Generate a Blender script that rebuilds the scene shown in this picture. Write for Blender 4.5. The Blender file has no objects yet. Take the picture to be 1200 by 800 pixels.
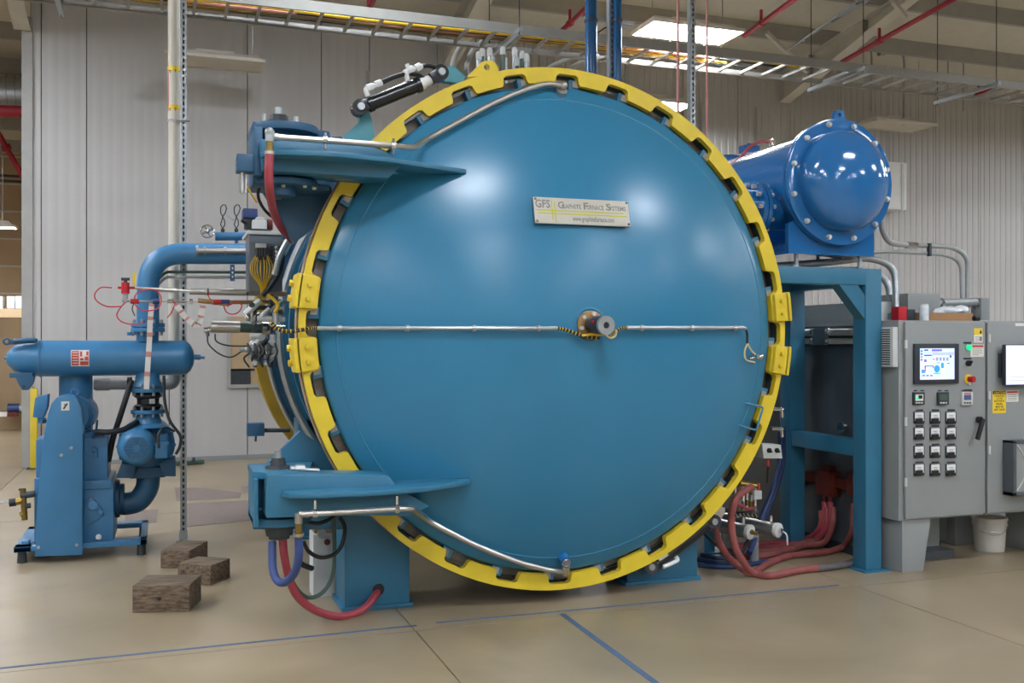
import bpy, bmesh, math, random
from mathutils import Vector, Matrix
V = Vector
PI = math.pi
random.seed(7)
scene = bpy.context.scene
col = scene.collection

# ------------------------------------------------------------------ camera, world, lights, exposure
EYE, YAW, FPX = V((0, 0, 1.65)), math.radians(19.5), 1150.0
cam = bpy.data.objects.new('camera', bpy.data.cameras.new('camera'))
col.objects.link(cam)
cam.data.sensor_fit = 'HORIZONTAL'
cam.data.sensor_width = 36
cam.data.lens = FPX * 36 / 1200
cam.data.clip_end = 200
cam.location = EYE
cam.rotation_euler = (PI / 2, 0, -YAW)
scene.camera = cam
scene.view_settings.view_transform = 'Standard'
scene.view_settings.look = 'None'
scene.view_settings.gamma = 1
scene.view_settings.use_curve_mapping = False
scene.view_settings.exposure = 0.95
LAMP = 42.0            # emission of the ceiling light panels
world = bpy.data.worlds.new('world')
world.use_nodes = True
world.node_tree.nodes['Background'].inputs[0].default_value = (0.8, 0.87, 1, 1)
world.node_tree.nodes['Background'].inputs[1].default_value = 0.3
scene.world = world

# ------------------------------------------------------------------ measuring helpers (pixel of the photo + a known plane -> metres)
CY, SY = math.cos(YAW), math.sin(YAW)
def ray(px, py):
    u, v = (px - 600) / FPX, (400 - py) / FPX
    return V((u * CY + SY, -u * SY + CY, v))
def P(px, py, Y):
    d = ray(px, py); return EYE + d * (Y / d.y)
def PX(px, py, X):
    d = ray(px, py); return EYE + d * (X / d.x)
def PZ(px, py, Z=0.0):
    d = ray(px, py); return EYE + d * ((Z - EYE.z) / d.z)

# ------------------------------------------------------------------ materials
def lin(h):
    h = h.lstrip('#')
    c = [int(h[i:i + 2], 16) / 255 for i in (0, 2, 4)]
    return tuple(x / 12.92 if x <= 0.04045 else ((x + 0.055) / 1.055) ** 2.4 for x in c) + (1,)
def mat(name, hexc, rough=0.5, metal=0.0, var=0.06, scale=6.0, bump=0.0, bscale=80.0, coat=0.0, emit=0.0, stretch=None, spec=0.5):
    m = bpy.data.materials.new(name); m.use_nodes = True
    nt = m.node_tree; b = nt.nodes['Principled BSDF']
    c = lin(hexc)
    b.inputs['Roughness'].default_value = rough
    b.inputs['Metallic'].default_value = metal
    b.inputs['Coat Weight'].default_value = coat
    b.inputs['Coat Roughness'].default_value = 0.1
    b.inputs['Specular IOR Level'].default_value = spec
    b.inputs['Base Color'].default_value = c
    tc = nt.nodes.new('ShaderNodeTexCoord')
    vec = tc.outputs['Object']
    if stretch:
        mp = nt.nodes.new('ShaderNodeMapping'); mp.inputs['Scale'].default_value = stretch
        nt.links.new(vec, mp.inputs['Vector']); vec = mp.outputs['Vector']
    if var:
        n = nt.nodes.new('ShaderNodeTexNoise'); n.inputs['Scale'].default_value = scale; n.inputs['Detail'].default_value = 5
        nt.links.new(vec, n.inputs['Vector'])
        r = nt.nodes.new('ShaderNodeValToRGB')
        r.color_ramp.elements[0].position = 0.3; r.color_ramp.elements[1].position = 0.7
        r.color_ramp.elements[0].color = tuple(x * (1 - var) for x in c[:3]) + (1,)
        r.color_ramp.elements[1].color = tuple(min(1, x * (1 + var)) for x in c[:3]) + (1,)
        nt.links.new(n.outputs['Fac'], r.inputs['Fac'])
        nt.links.new(r.outputs['Color'], b.inputs['Base Color'])
    if bump:
        n2 = nt.nodes.new('ShaderNodeTexNoise'); n2.inputs['Scale'].default_value = bscale; n2.inputs['Detail'].default_value = 3
        nt.links.new(vec, n2.inputs['Vector'])
        bp = nt.nodes.new('ShaderNodeBump'); bp.inputs['Strength'].default_value = bump; bp.inputs['Distance'].default_value = 0.002
        nt.links.new(n2.outputs['Fac'], bp.inputs['Height'])
        nt.links.new(bp.outputs['Normal'], b.inputs['Normal'])
    if emit:
        b.inputs['Emission Color'].default_value = c
        b.inputs['Emission Strength'].default_value = emit
    return m
M = dict(
    door=mat('door_blue_paint', '#2f7798', 0.27, bump=0.12, bscale=140, var=0.03, scale=2),
    blue=mat('machine_blue_paint', '#2f6c88', 0.38, bump=0.1, bscale=90, var=0.05),
    pump=mat('pump_blue_paint', '#3b769f', 0.34, bump=0.1, bscale=60, var=0.06),
    gloss=mat('gloss_blue_paint', '#236aa6', 0.12, var=0.03, coat=0.6),
    darkblue=mat('dark_blue_paint', '#2a5878', 0.45, var=0.08),
    teal=mat('teal_paint', '#4a93a0', 0.45, var=0.05),
    yellow=mat('yellow_paint', '#d8bc2c', 0.42, var=0.05, scale=10, bump=0.08),
    ochre=mat('ochre_ring_paint', '#a8861f', 0.5, var=0.12),
    primer=mat('tan_primer', '#c9a882', 0.6, var=0.1, scale=20),
    steel=mat('brushed_steel', '#b9b6b0', 0.32, 0.9, var=0.05, scale=12),
    zinc=mat('zinc_plated_steel', '#a9adad', 0.42, 0.75, var=0.08, scale=20),
    chrome=mat('chrome', '#d6d6d6', 0.14, 1.0, var=0),
    seal=mat('stained_seal_face', '#756d64', 0.5, 0.2, var=0.15, scale=20),
    tooth=mat('bare_machined_steel', '#9a948c', 0.45, 0.35, var=0.12, scale=25),
    iron=mat('dark_cast_iron', '#3a4042', 0.55, 0.3, var=0.15, scale=30),
    black=mat('black_rubber', '#15171a', 0.5, var=0.1),
    blackpaint=mat('black_gloss_paint', '#17191c', 0.25, var=0.05),
    bolt=mat('bright_bolt_head', '#cdcdc8', 0.35, 0.25, var=0.04),
    riser=mat('deep_blue_gloss', '#1d5683', 0.2, var=0.03, coat=0.4),
    palewire=mat('pale_wire', '#cdbf88', 0.5, var=0),
    brass=mat('brass', '#94793e', 0.3, 0.85, var=0.1, scale=30),
    bronze=mat('bronze_flange', '#a58358', 0.4, 0.6, var=0.15, scale=25),
    copper=mat('red_copper_bar', '#63281c', 0.45, 0.3, var=0.2, scale=15),
    redhose=mat('red_rubber_hose', '#9e3c46', 0.5, var=0.1, scale=30),
    dirtyhose=mat('dusty_red_hose', '#8c4a46', 0.65, var=0.22, scale=14),
    greyhose=mat('grey_hose_sleeve', '#5a5452', 0.7, var=0.2, scale=20),
    bluehose=mat('blue_rubber_hose', '#36497c', 0.5, var=0.1, scale=30),
    navyhose=mat('navy_rubber_hose', '#1f3560', 0.5, var=0.1, scale=30),
    redwire=mat('red_wire', '#c8323c', 0.45, var=0),
    wire=mat('yellow_wire', '#d8b020', 0.45, var=0),
    wall=mat('wall_panel_paint', '#b8b5b1', 0.5, var=0.02, scale=1.2),
    dark=mat('dark_gap', '#2a2a2a', 0.8, var=0),
    cream=mat('cream_roof_liner', '#cdc9bc', 0.7, var=0.03),
    purlin=mat('grey_purlin_paint', '#a09e98', 0.6, var=0.05),
    rafter=mat('offwhite_steel_paint', '#c6c2b6', 0.55, var=0.04),
    tanwall=mat('tan_wall_paint', '#b49a76', 0.7, var=0.06, scale=2),
    tray=mat('galvanised_tray', '#98968f', 0.5, 0.3, var=0.06),
    lightbody=mat('light_housing_enamel', '#d2ccc0', 0.5, var=0.03),
    lamp=mat('lamp_diffuser', '#eaf2ff', 0.5, var=0, emit=LAMP),
    fardim=mat('unlit_diffuser', '#c8c0b0', 0.5, var=0.03),
    redpipe=mat('red_sprinkler_paint', '#a01e30', 0.45, var=0.06),
    pvc=mat('offwhite_pvc', '#cfc8b8', 0.45, var=0.05, scale=3),
    greypvc=mat('grey_pvc', '#9a9a98', 0.45, var=0.06),
    pink=mat('pinkish_conduit_paint', '#c88a80', 0.5, var=0.1),
    cabinet=mat('cabinet_grey_paint', '#8b8e8c', 0.42, bump=0.06, bscale=200, var=0.02),
    cabdark=mat('dark_grey_panel', '#646a6f', 0.33, 0.5, var=0.08, scale=3),
    lightgrey=mat('light_grey_plastic', '#c6c8c4', 0.5, var=0.03),
    white=mat('white_plastic', '#dcdcd8', 0.45, var=0.03),
    bezel=mat('dark_bezel', '#2c3038', 0.4, var=0.03),
    sky=mat('screen_lavender', '#c4d4f6', 0.4, var=0, emit=0.42),
    scr2=mat('screen_pale', '#ccd2f2', 0.4, var=0, emit=0.42),
    scrblue=mat('screen_blue_ink', '#2f8fd8', 0.4, var=0, emit=0.4),
    scrdark=mat('screen_dark_ink', '#3a4870', 0.4, var=0, emit=0.3),
    scrgrey=mat('screen_grey_bar', '#a9b4d4', 0.4, var=0, emit=0.4),
    scrpurple=mat('screen_purple_ink', '#6a62d0', 0.4, var=0, emit=0.4),
    scrred=mat('screen_red_ink', '#d85a70', 0.4, var=0, emit=0.4),
    scrgreen=mat('screen_green_ink', '#58b890', 0.4, var=0, emit=0.4),
    green=mat('green_pilot_lamp', '#10c878', 0.3, var=0, emit=0.9),
    red=mat('red_plastic', '#c0202c', 0.4, var=0.04),
    ygloss=mat('label_yellow', '#e6c62c', 0.5, var=0),
    ink=mat('label_ink', '#22231f', 0.6, var=0),
    greyink=mat('engraved_grey', '#7c7a72', 0.6, var=0),
    olive=mat('engraved_olive_green', '#b4b028', 0.5, var=0),
    labelred=mat('label_red', '#c04838', 0.5, var=0),
    paper=mat('label_paper', '#dcd8d0', 0.6, var=0.02),
    bucket=mat('whitish_bucket_plastic', '#d6d0c4', 0.5, var=0.06, scale=6),
    card=mat('cardboard', '#a37a52', 0.75, var=0.08),
    plasticbag=mat('clear_plastic_film', '#d8dcde', 0.2, var=0.1, scale=40),
    greencyl=mat('dark_green_enamel', '#3c5448', 0.4, var=0.06),
    grime=mat('worn_floor_residue', '#7c6e66', 0.7, var=0.2, scale=9, stretch=(1, 5, 1)),
    blade=mat('plate_metal', '#b9b4a6', 0.5, 0.2, var=0.03, scale=20),
    bluetape=mat('blue_floor_tape', '#4a5f7c', 0.6, var=0.15, scale=8),
)
def wood_material():
    m = bpy.data.materials.new('weathered_timber'); m.use_nodes = True
    nt = m.node_tree; b = nt.nodes['Principled BSDF']; b.inputs['Roughness'].default_value = 0.8
    tc = nt.nodes.new('ShaderNodeTexCoord'); mp = nt.nodes.new('ShaderNodeMapping'); mp.inputs['Scale'].default_value = (3, 26, 26)
    n = nt.nodes.new('ShaderNodeTexNoise'); n.inputs['Scale'].default_value = 2.2; n.inputs['Detail'].default_value = 8
    r = nt.nodes.new('ShaderNodeValToRGB')
    r.color_ramp.elements[0].position = 0.3; r.color_ramp.elements[0].color = lin('#3d2f22')
    r.color_ramp.elements[1].position = 0.75; r.color_ramp.elements[1].color = lin('#84705a')
    nt.links.new(tc.outputs['Object'], mp.inputs['Vector']); nt.links.new(mp.outputs['Vector'], n.inputs['Vector'])
    nt.links.new(n.outputs['Fac'], r.inputs['Fac']); nt.links.new(r.outputs['Color'], b.inputs['Base Color'])
    bp = nt.nodes.new('ShaderNodeBump'); bp.inputs['Strength'].default_value = 0.5; bp.inputs['Distance'].default_value = 0.004
    nt.links.new(n.outputs['Fac'], bp.inputs['Height']); nt.links.new(bp.outputs['Normal'], b.inputs['Normal'])
    return m
def concrete_material():
    m = bpy.data.materials.new('sealed_concrete'); m.use_nodes = True
    nt = m.node_tree; b = nt.nodes['Principled BSDF']
    tc = nt.nodes.new('ShaderNodeTexCoord')
    def noise(s, d):
        n = nt.nodes.new('ShaderNodeTexNoise'); n.inputs['Scale'].default_value = s; n.inputs['Detail'].default_value = d
        nt.links.new(tc.outputs['Object'], n.inputs['Vector']); return n
    n1, n2 = noise(0.8, 10), noise(6, 8)
    n1.inputs['Distortion'].default_value = 1.2
    r1 = nt.nodes.new('ShaderNodeValToRGB'); r1.color_ramp.elements[0].position = 0.3; r1.color_ramp.elements[1].position = 0.7
    r1.color_ramp.elements[0].color = lin('#897a61'); r1.color_ramp.elements[1].color = lin('#a08f74')
    r2 = nt.nodes.new('ShaderNodeValToRGB'); r2.color_ramp.elements[0].position = 0.2; r2.color_ramp.elements[1].position = 0.8
    r2.color_ramp.elements[0].color = (0.96, 0.96, 0.95, 1); r2.color_ramp.elements[1].color = (1, 1, 1, 1)
    mx = nt.nodes.new('ShaderNodeMixRGB'); mx.blend_type = 'MULTIPLY'; mx.inputs[0].default_value = 1
    nt.links.new(n1.outputs['Fac'], r1.inputs['Fac']); nt.links.new(n2.outputs['Fac'], r2.inputs['Fac'])
    nt.links.new(r1.outputs['Color'], mx.inputs[1]); nt.links.new(r2.outputs['Color'], mx.inputs[2])
    nt.links.new(mx.outputs['Color'], b.inputs['Base Color'])
    rr = nt.nodes.new('ShaderNodeMapRange'); rr.inputs['To Min'].default_value = 0.27; rr.inputs['To Max'].default_value = 0.33
    nt.links.new(n2.outputs['Fac'], rr.inputs['Value']); nt.links.new(rr.outputs['Result'], b.inputs['Roughness'])
    return m
M['wood'] = wood_material()
M['floor'] = concrete_material()

# ------------------------------------------------------------------ mesh helpers
class MB:
    def __init__(s): s.v, s.f = [], []
    def add(s, vs, fs):
        o = len(s.v); s.v += [V(x) for x in vs]; s.f += [[o + i for i in f] for f in fs]; return s
    def box(s, a, b):
        x0, x1 = sorted((a[0], b[0])); y0, y1 = sorted((a[1], b[1])); z0, z1 = sorted((a[2], b[2]))
        return s.add([(x0, y0, z0), (x1, y0, z0), (x1, y1, z0), (x0, y1, z0), (x0, y0, z1), (x1, y0, z1), (x1, y1, z1), (x0, y1, z1)],
                     [(0, 3, 2, 1), (4, 5, 6, 7), (0, 1, 5, 4), (1, 2, 6, 5), (2, 3, 7, 6), (3, 0, 4, 7)])
    def pbox(s, x0, y0, x1, y1, Yf, Yb):           # a box whose front face covers a measured rectangle at depth Yf
        a = P((x0 + x1) / 2, y0, Yf); b = P((x0 + x1) / 2, y1, Yf); my = (y0 + y1) / 2
        return s.box((P(x0, my, Yf).x, Yf, a.z), (P(x1, my, Yf).x, Yb, b.z))
    def bar(s, p0, p1, w, h, up=(0, 0, 1)):         # rectangular bar between two points
        p0, p1 = V(p0), V(p1); d = (p1 - p0).normalized(); up = V(up)
        if abs(d.dot(up)) > 0.98: up = V((1, 0, 0))
        a = d.cross(up).normalized() * w / 2; b = a.cross(d).normalized() * h / 2
        vs = [p + i * a + j * b for p in (p0, p1) for i, j in ((-1, -1), (1, -1), (1, 1), (-1, 1))]
        return s.add(vs, [(0, 3, 2, 1), (4, 5, 6, 7), (0, 1, 5, 4), (1, 2, 6, 5), (2, 3, 7, 6), (3, 0, 4, 7)])
    def prism(s, pts, ext):
        n = len(pts); ext = V(ext); pts = [V(p) for p in pts]
        return s.add(pts + [p + ext for p in pts], [list(range(n))[::-1], list(range(n, 2 * n))] + [(i, (i + 1) % n, n + (i + 1) % n, n + i) for i in range(n)])
    def lathe(s, prof, o, ax=(0, 0, 1), n=24, a0=0.0, a1=2 * PI, closed=False):   # prof: (radius, height along axis)
        o, ax = V(o), V(ax).normalized()
        u = ax.cross(V((0, 0, 1)) if abs(ax.z) < 0.9 else V((1, 0, 0))).normalized(); w = ax.cross(u)
        full = abs(a1 - a0 - 2 * PI) < 1e-6; m = n if full else n + 1
        vs, idx = [], []
        for r, h in prof:
            if r < 1e-6 and full:
                idx.append([len(vs)] * m); vs.append(o + ax * h)
            else:
                base = len(vs); idx.append([base + i for i in range(m)])
                for i in range(m):
                    t = a0 + (a1 - a0) * i / n
                    vs.append(o + ax * h + (u * math.cos(t) + w * math.sin(t)) * r)
        fs = []
        rows = list(zip(idx[:-1], idx[1:])) + ([(idx[-1], idx[0])] if closed else [])
        for A, B in rows:
            for i in range(n):
                j = (i + 1) % m
                q = []
                for k in (A[i], A[j], B[j], B[i]):
                    if k not in q: q.append(k)
                if len(q) > 2: fs.append(q)
        return s.add(vs, fs)
    def cyl(s, p0, p1, r, r1=None, n=14):
        p0, p1 = V(p0), V(p1); L = (p1 - p0).length
        return s.lathe([(0, 0), (r, 0), (r if r1 is None else r1, L), (0, L)], p0, p1 - p0, n)
    def ball(s, c, r, n=12, sq=(1, 1, 1)):
        o = len(s.v)
        s.lathe([(r * math.sin(PI * i / 8), -r * math.cos(PI * i / 8)) for i in range(9)], c, (0, 0, 1), n)
        c = V(c)
        for k in range(o, len(s.v)):
            d = s.v[k] - c; s.v[k] = c + V((d.x * sq[0], d.y * sq[1], d.z * sq[2]))
        return s
    def tube(s, pts, r, n=8, cap=True):
        pts = [V(p) for p in pts]
        T = []
        for i in range(len(pts)):
            a = pts[max(0, i - 1)]; b = pts[min(len(pts) - 1, i + 1)]
            T.append((b - a).normalized())
        u = T[0].cross(V((0, 0, 1)))
        if u.length < 0.1: u = T[0].cross(V((1, 0, 0)))
        u.normalize(); vs = []
        for i, p in enumerate(pts):
            u = (u - T[i] * u.dot(T[i])).normalized(); w = T[i].cross(u)
            rr = r[i] if isinstance(r, (list, tuple)) else r
            vs += [p + (u * math.cos(2 * PI * k / n) + w * math.sin(2 * PI * k / n)) * rr for k in range(n)]
        fs = [(i * n + k, i * n + (k + 1) % n, (i + 1) * n + (k + 1) % n, (i + 1) * n + k) for i in range(len(pts) - 1) for k in range(n)]
        if cap: fs += [list(range(n))[::-1], list(range((len(pts) - 1) * n, len(pts) * n))]
        return s.add(vs, fs)
    def build(s, name, m, parent=None, bev=0.0, ang=35, kind=None, label=None):
        base = parent['_o'] if parent is not None and '_o' in parent else (0, 0, 0)
        base = V(base)
        me = bpy.data.meshes.new(name)
        bm = bmesh.new()
        vv = [bm.verts.new(p - base) for p in s.v]
        for f in s.f:
            try: bm.faces.new([vv[i] for i in f])
            except ValueError: pass
        bmesh.ops.recalc_face_normals(bm, faces=bm.faces)
        if bev:
            es = [e for e in bm.edges if len(e.link_faces) == 2 and e.calc_face_angle(0) > 0.6]
            bmesh.ops.bevel(bm, geom=es, offset=bev, segments=2, affect='EDGES', clamp_overlap=True, profile=0.6)
        for f in bm.faces: f.smooth = True
        bm.to_mesh(me); bm.free()
        me.set_sharp_from_angle(angle=math.radians(ang))
        me.materials.append(M[m])
        o = bpy.data.objects.new(name, me); col.objects.link(o)
        if parent is not None: o.parent = parent
        o['_o'] = tuple(base)
        if kind: o['kind'] = kind
        if label: o['label'] = label
        return o
def spl(pts, n=8):                                   # Catmull-Rom curve through points
    pts = [V(p) for p in pts]; q = [pts[0] * 2 - pts[1]] + pts + [pts[-1] * 2 - pts[-2]]; out = []
    for i in range(1, len(q) - 2):
        a, b, c, d = q[i - 1:i + 3]
        for k in range(n):
            t = k / n
            out.append(0.5 * (2 * b + (c - a) * t + (2 * a - 5 * b + 4 * c - d) * t * t + (3 * b - a - 3 * c + d) * t ** 3))
    return out + [pts[-1]]
def bend(pts, rad, n=6):                             # polyline with rounded corners
    pts = [V(p) for p in pts]; out = [pts[0]]
    for i in range(1, len(pts) - 1):
        a, b, c = pts[i - 1], pts[i], pts[i + 1]
        d0, d1 = (a - b), (c - b); r = min(rad, d0.length * 0.49, d1.length * 0.49)
        p, q = b + d0.normalized() * r, b + d1.normalized() * r
        for k in range(n + 1):
            t = k / n; out.append(p * (1 - t) ** 2 + b * 2 * t * (1 - t) + q * t * t)
    return out + [pts[-1]]
def thing(name, label, cat, at=(0, 0, 0), group=None):
    o = bpy.data.objects.new(name, None); col.objects.link(o)
    o.empty_display_size = 0.1; o.location = at
    o['_o'] = tuple(at); o['label'] = label; o['category'] = cat
    if group: o['group'] = group
    return o
def tag(o, label, cat, group=None, kind=None):
    o['label'] = label; o['category'] = cat
    if group: o['group'] = group
    if kind: o['kind'] = kind
    return o
def text(name, body, origin, xdir, up, size, m, parent, align='LEFT', width=None):   # flat lettering as a thin mesh
    cu = bpy.data.curves.new('lettering', 'FONT'); cu.body = body; cu.size = size; cu.align_x = align; cu.resolution_u = 2; cu.offset = 0.001 * size / .04
    tmp = bpy.data.objects.new('lettering', cu); col.objects.link(tmp)
    dg = bpy.context.evaluated_depsgraph_get(); dg.update()
    me = bpy.data.meshes.new_from_object(tmp.evaluated_get(dg))
    bpy.data.objects.remove(tmp); bpy.data.curves.remove(cu)
    x, u = V(xdir).normalized(), V(up).normalized(); nrm = x.cross(u)
    base = V(parent['_o'])
    xs = [v.co.x for v in me.vertices]; k = 1.0
    if width and xs: k = width / (max(xs) - min(xs))
    for v in me.vertices: v.co = V(origin) - base + x * v.co.x * k + u * v.co.y + nrm * 0.0004
    me.materials.clear(); me.materials.append(M[m])
    o = bpy.data.objects.new(name, me); col.objects.link(o); o.parent = parent; o['_o'] = tuple(base)
    return o
def struct(o): o['kind'] = 'structure'; return o

# ------------------------------------------------------------------ the hall: floor, walls, roof
floor = struct(MB().box((-30, -14, -0.3), (26, 26, -0.012)).build('floor', 'dark'))
xs = [-30, -26.2, -22.9, -19.8, -16.7, -13.6, -10.5, -7.7, -4.9, -1.72, 1.35, 4.39, 7.5, 10.6, 13.7, 16.8, 19.9, 26]
ys = [-14, -8.5, -3.7, 0.9, 5.46, 10.0, 14.25, 19, 26]
for i in range(len(xs) - 1):
    for j in range(len(ys) - 1):
        MB().box((xs[i] + .0035, ys[j] + .0035, -0.2), (xs[i + 1] - .0035, ys[j + 1] - .0035, 0)).build('concrete_slab', 'floor', floor, kind='structure')
# blue tape stuck on the floor
def strip(a, b, w, name, m, z=0.0015):
    MB().bar((a[0], a[1], z), (b[0], b[1], z), w, 0.003).build(name, m, floor)
strip((-6, 5.47), (1.38, 5.56), 0.02, 'tape_line', 'bluetape')
strip((1.5, 5.57), (4.3, 5.52), 0.018, 'tape_line', 'bluetape')
strip((2.27, 5.5), (2.19, 2.4), 0.034, 'tape_line', 'bluetape')
# worn dark residue where mats used to lie
for poly in ([(205, 571), (240, 572), (283, 577), (281, 583), (207, 587)], [(213, 590), (330, 584), (335, 600), (300, 609), (212, 618)],
             [(148, 598), (185, 597), (183, 612), (145, 615)], [(283, 570), (300, 568), (300, 577), (285, 577)]):
    MB().prism([PZ(x, y, 0.0005) for x, y in poly], (0, 0, 0.0015)).build('floor_stain', 'grime', floor)

WY = 14.25
def ribbed_panel(x0, x1, ribs, depth):
    m = MB(); n = ribs; w = (x1 - x0 - 0.012) / n; pts = [(x0 + .006, WY + .03)]
    pts.append((x0 + .006, WY))
    for k in range(n):
        a = x0 + .006 + k * w
        pts += [(a + w * .30, WY), (a + w * .38, WY + depth), (a + w * .62, WY + depth), (a + w * .70, WY)]
    pts += [(x1 - .006, WY), (x1 - .006, WY + .03)]
    lo = [(x, y, 0.06) for x, y in pts]; hi = [(x, y, 6.9) for x, y in pts]; N = len(pts)
    m.add(lo + hi, [(i, i + 1, N + i + 1, N + i) for i in range(N - 1)])
    return m
wall_back = struct(MB().box((-1.66, WY + .03, 0), (22, WY + .35, 7.0)).build('wall_back', 'dark'))
edges = [-1.66, -1.53, -0.98, 0.06, 1.10, 2.13, 2.83, 3.86, 4.9, 5.94, 6.98, 8.02, 9.06, 10.1, 11.14, 12.18, 13.22, 14.26, 15.3, 16.34, 17.4]
for a, b in zip(edges[:-1], edges[1:]):
    ribbed_panel(a, b, max(1, round((b - a) / 0.128)), 0.0015 if a < 3 else 0.009).build('wall_panel', 'wall', wall_back, ang=20, kind='structure')
MB().box((17.4, WY, 0), (22, WY + .03, 6.9)).build('wall_panel', 'wall', wall_back, kind='structure')
struct(MB().box((-1.6, WY - .02, 0), (17, WY - .002, 0.06)).build('baseboard_back', 'cabinet'))
# framed opening low in the back wall behind the furnace
wnd = struct(MB().box((0.82, WY - .04, 1.0), (0.87, WY + .02, 2.0)).box((0.87, WY - .04, 1.0), (2.3, WY + .02, 1.05)).build('window_1', 'purlin'))
MB().box((0.87, WY - .02, 1.05), (2.3, WY - .01, 2.0)).build('window_panel', 'tanwall', wnd, kind='structure')
MB().box((0.87, WY - .035, 1.05), (1.14, WY - .02, 1.26)).box((0.87, WY - .035, 1.24), (1.25, WY - .02, 1.27)).build('window_catch', 'iron', wnd)

struct(MB().box((22, -14, 0), (22.3, WY + .3, 10)).build('wall_right', 'wall'))
struct(MB().box((-30.3, -14, 0), (-30, 26, 10)).build('wall_left', 'wall'))
struct(MB().box((-30, -14.3, 0), (22.3, -14, 10)).build('wall_front', 'wall'))
# the far bay seen past the end of the back wall
wall_far = struct(MB().box((-30, 22, 0), (-1.0, 22.3, 6.6)).build('wall_far', 'tanwall'))
for k in range(7):
    MB().box((-30, 21.97, 2.6 + .55 * k), (-1.0, 22.0, 2.63 + .55 * k)).build('trim', 'rafter', wall_far, kind='structure')
for k in range(9):
    MB().box((-16 + 1.6 * k, 21.98, 1.0), (-15.95 + 1.6 * k, 22.0, 6)).build('trim', 'rafter', wall_far, kind='structure')
struct(MB().box((-1.7, WY + .35, 0), (-1.4, 22.3, 6.8)).build('wall_side', 'tanwall'))

def roof(y): return 6.45 + (WY - y) * 0.13
ceiling = struct(MB().prism([(-30, -14, roof(-14)), (-30, 26, roof(26)), (-30, 26, roof(26) + .2), (-30, -14, roof(-14) + .2)], (53, 0, 0)).build('ceiling', 'cream'))
for k in range(27):
    y = 22.5 - 1.35 * k; z = roof(y)
    MB().prism([(-30, y, z), (-30, y, z - .24), (-30, y + .07, z - .24), (-30, y + .07, z - .22), (-30, y + .012, z - .22), (-30, y + .012, z)], (52, 0, 0)).build('purlin', 'purlin', ceiling, kind='structure')
def rafter(x):
    def web(y): return roof(y) - .25
    ys_ = [14.2, 11.0, 6, 0, -6, -13.9]; lo = [5.72, 6.52] + [roof(q) - .95 for q in ys_[2:]]
    r = MB()
    for i in range(5):
        a, b = ys_[i], ys_[i + 1]
        q = [(x, a, lo[i]), (x, b, lo[i + 1])]
        r.prism([(x - .006, a, lo[i]), (x - .006, b, lo[i + 1]), (x - .006, b, web(b)), (x - .006, a, web(a))], (.012, 0, 0))
        r.bar((x, a, lo[i]), (x, b, lo[i + 1]), .2, .02)
        r.bar((x, a, web(a)), (x, b, web(b)), .2, .02)
    o = r.build('rafter', 'rafter', ceiling, kind='structure')
    for y in (13.4, 12.1, 10.8, 9.2, 7.4):
        z = 5.72 + (14.2 - y) / 3.2 * .8 if y > 11 else 6.52 + (11 - y) * .0
        MB().box((x - .1, y - .006, z), (x + .1, y + .006, web(y))).build('stiffener', 'purlin', o)
    return o
for x in (-1.75, 4.0, 9.95, 15.9, -7.9, -13.8): rafter(x)
# columns: the visible one stands at the end of the back wall
struct(MB().box((-1.76, WY - .03, 0), (-1.63, WY + .02, 5.9)).box((-1.7, WY, 0), (-1.67, WY + .3, 5.9)).box((-1.76, WY + .28, 0), (-1.63, WY + .3, 5.9)).build('trim_1', 'purlin'))
# conduits/downspout line on the wall
struct(MB().box((2.79, WY - .03, 0.1), (2.83, WY, 5.6)).build('trim_4', 'purlin'))
for n_, x in ((5, 8.35), (6, 9.42)):
    struct(MB().cyl((x, WY - .02, 0.1), (x, WY - .02, 5.6), .014, n=6).build('trim_%d' % n_, 'purlin'))

# ------------------------------------------------------------------ ceiling lights
def light(x, y, z, lit, label, group=None, lx=1.2, ly=0.55):
    t = thing('ceiling_light', label, 'light', (x, y, z), group)
    h = MB(); a, b = lx / 2, ly / 2
    lo = [(x - a, y - b, z), (x + a, y - b, z), (x + a, y + b, z), (x - a, y + b, z)]
    hi = [(x - a * .9, y - b * .6, z + .09), (x + a * .9, y - b * .6, z + .09), (x + a * .9, y + b * .6, z + .09), (x - a * .9, y + b * .6, z + .09)]
    h.add(lo + hi, [(4, 5, 6, 7), (0, 1, 5, 4), (1, 2, 6, 5), (2, 3, 7, 6), (3, 0, 4, 7)])
    h.box((x - a - .02, y - b - .02, z - .02), (x + a + .02, y - b, z + .02)).box((x - a - .02, y + b, z - .02), (x + a + .02, y + b + .02, z + .02))
    h.box((x - a - .02, y - b, z - .02), (x - a, y + b, z + .02)).box((x + a, y - b, z - .02), (x + a + .02, y + b, z + .02))
    h.build('housing', 'lightbody', t)
    MB().box((x - a, y - b, z - .005), (x + a, y + b, z)).build('diffuser', 'lamp' if lit else 'fardim', t)
    for sx in (-.8, .8):
        MB().cyl((x + a * sx, y, z + .09), (x + a * sx, y, roof(y) - .2), .006, n=5).build('hanger_rod', 'zinc', t)
    MB().box((x - a * .4, y - b * .3, z + .09), (x + a * .4, y + b * .3, z + .14)).build('ballast_box', 'lightbody', t)
light(5.95, 10.45, 5.38, True, 'large lit white panel light over the furnace, nearest the rafter, glowing bright')
light(6.95, 13.35, 5.25, True, 'small lit panel light low behind the top of the yellow ring')
light(0.62, 13.4, 5.3, False, 'unlit cream panel light hanging near the wall beside the slotted strut')
light(11.5, 13.3, 5.25, False, 'unlit cream panel light hanging behind the round blue vessel end')
light(12.3, 10.9, 5.35, False, 'unlit cream panel light cut off by the right edge of the photo')
light(1.7, 9.0, 6.6, True, 'lit panel light just above the frame over the left part of the furnace')
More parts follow.
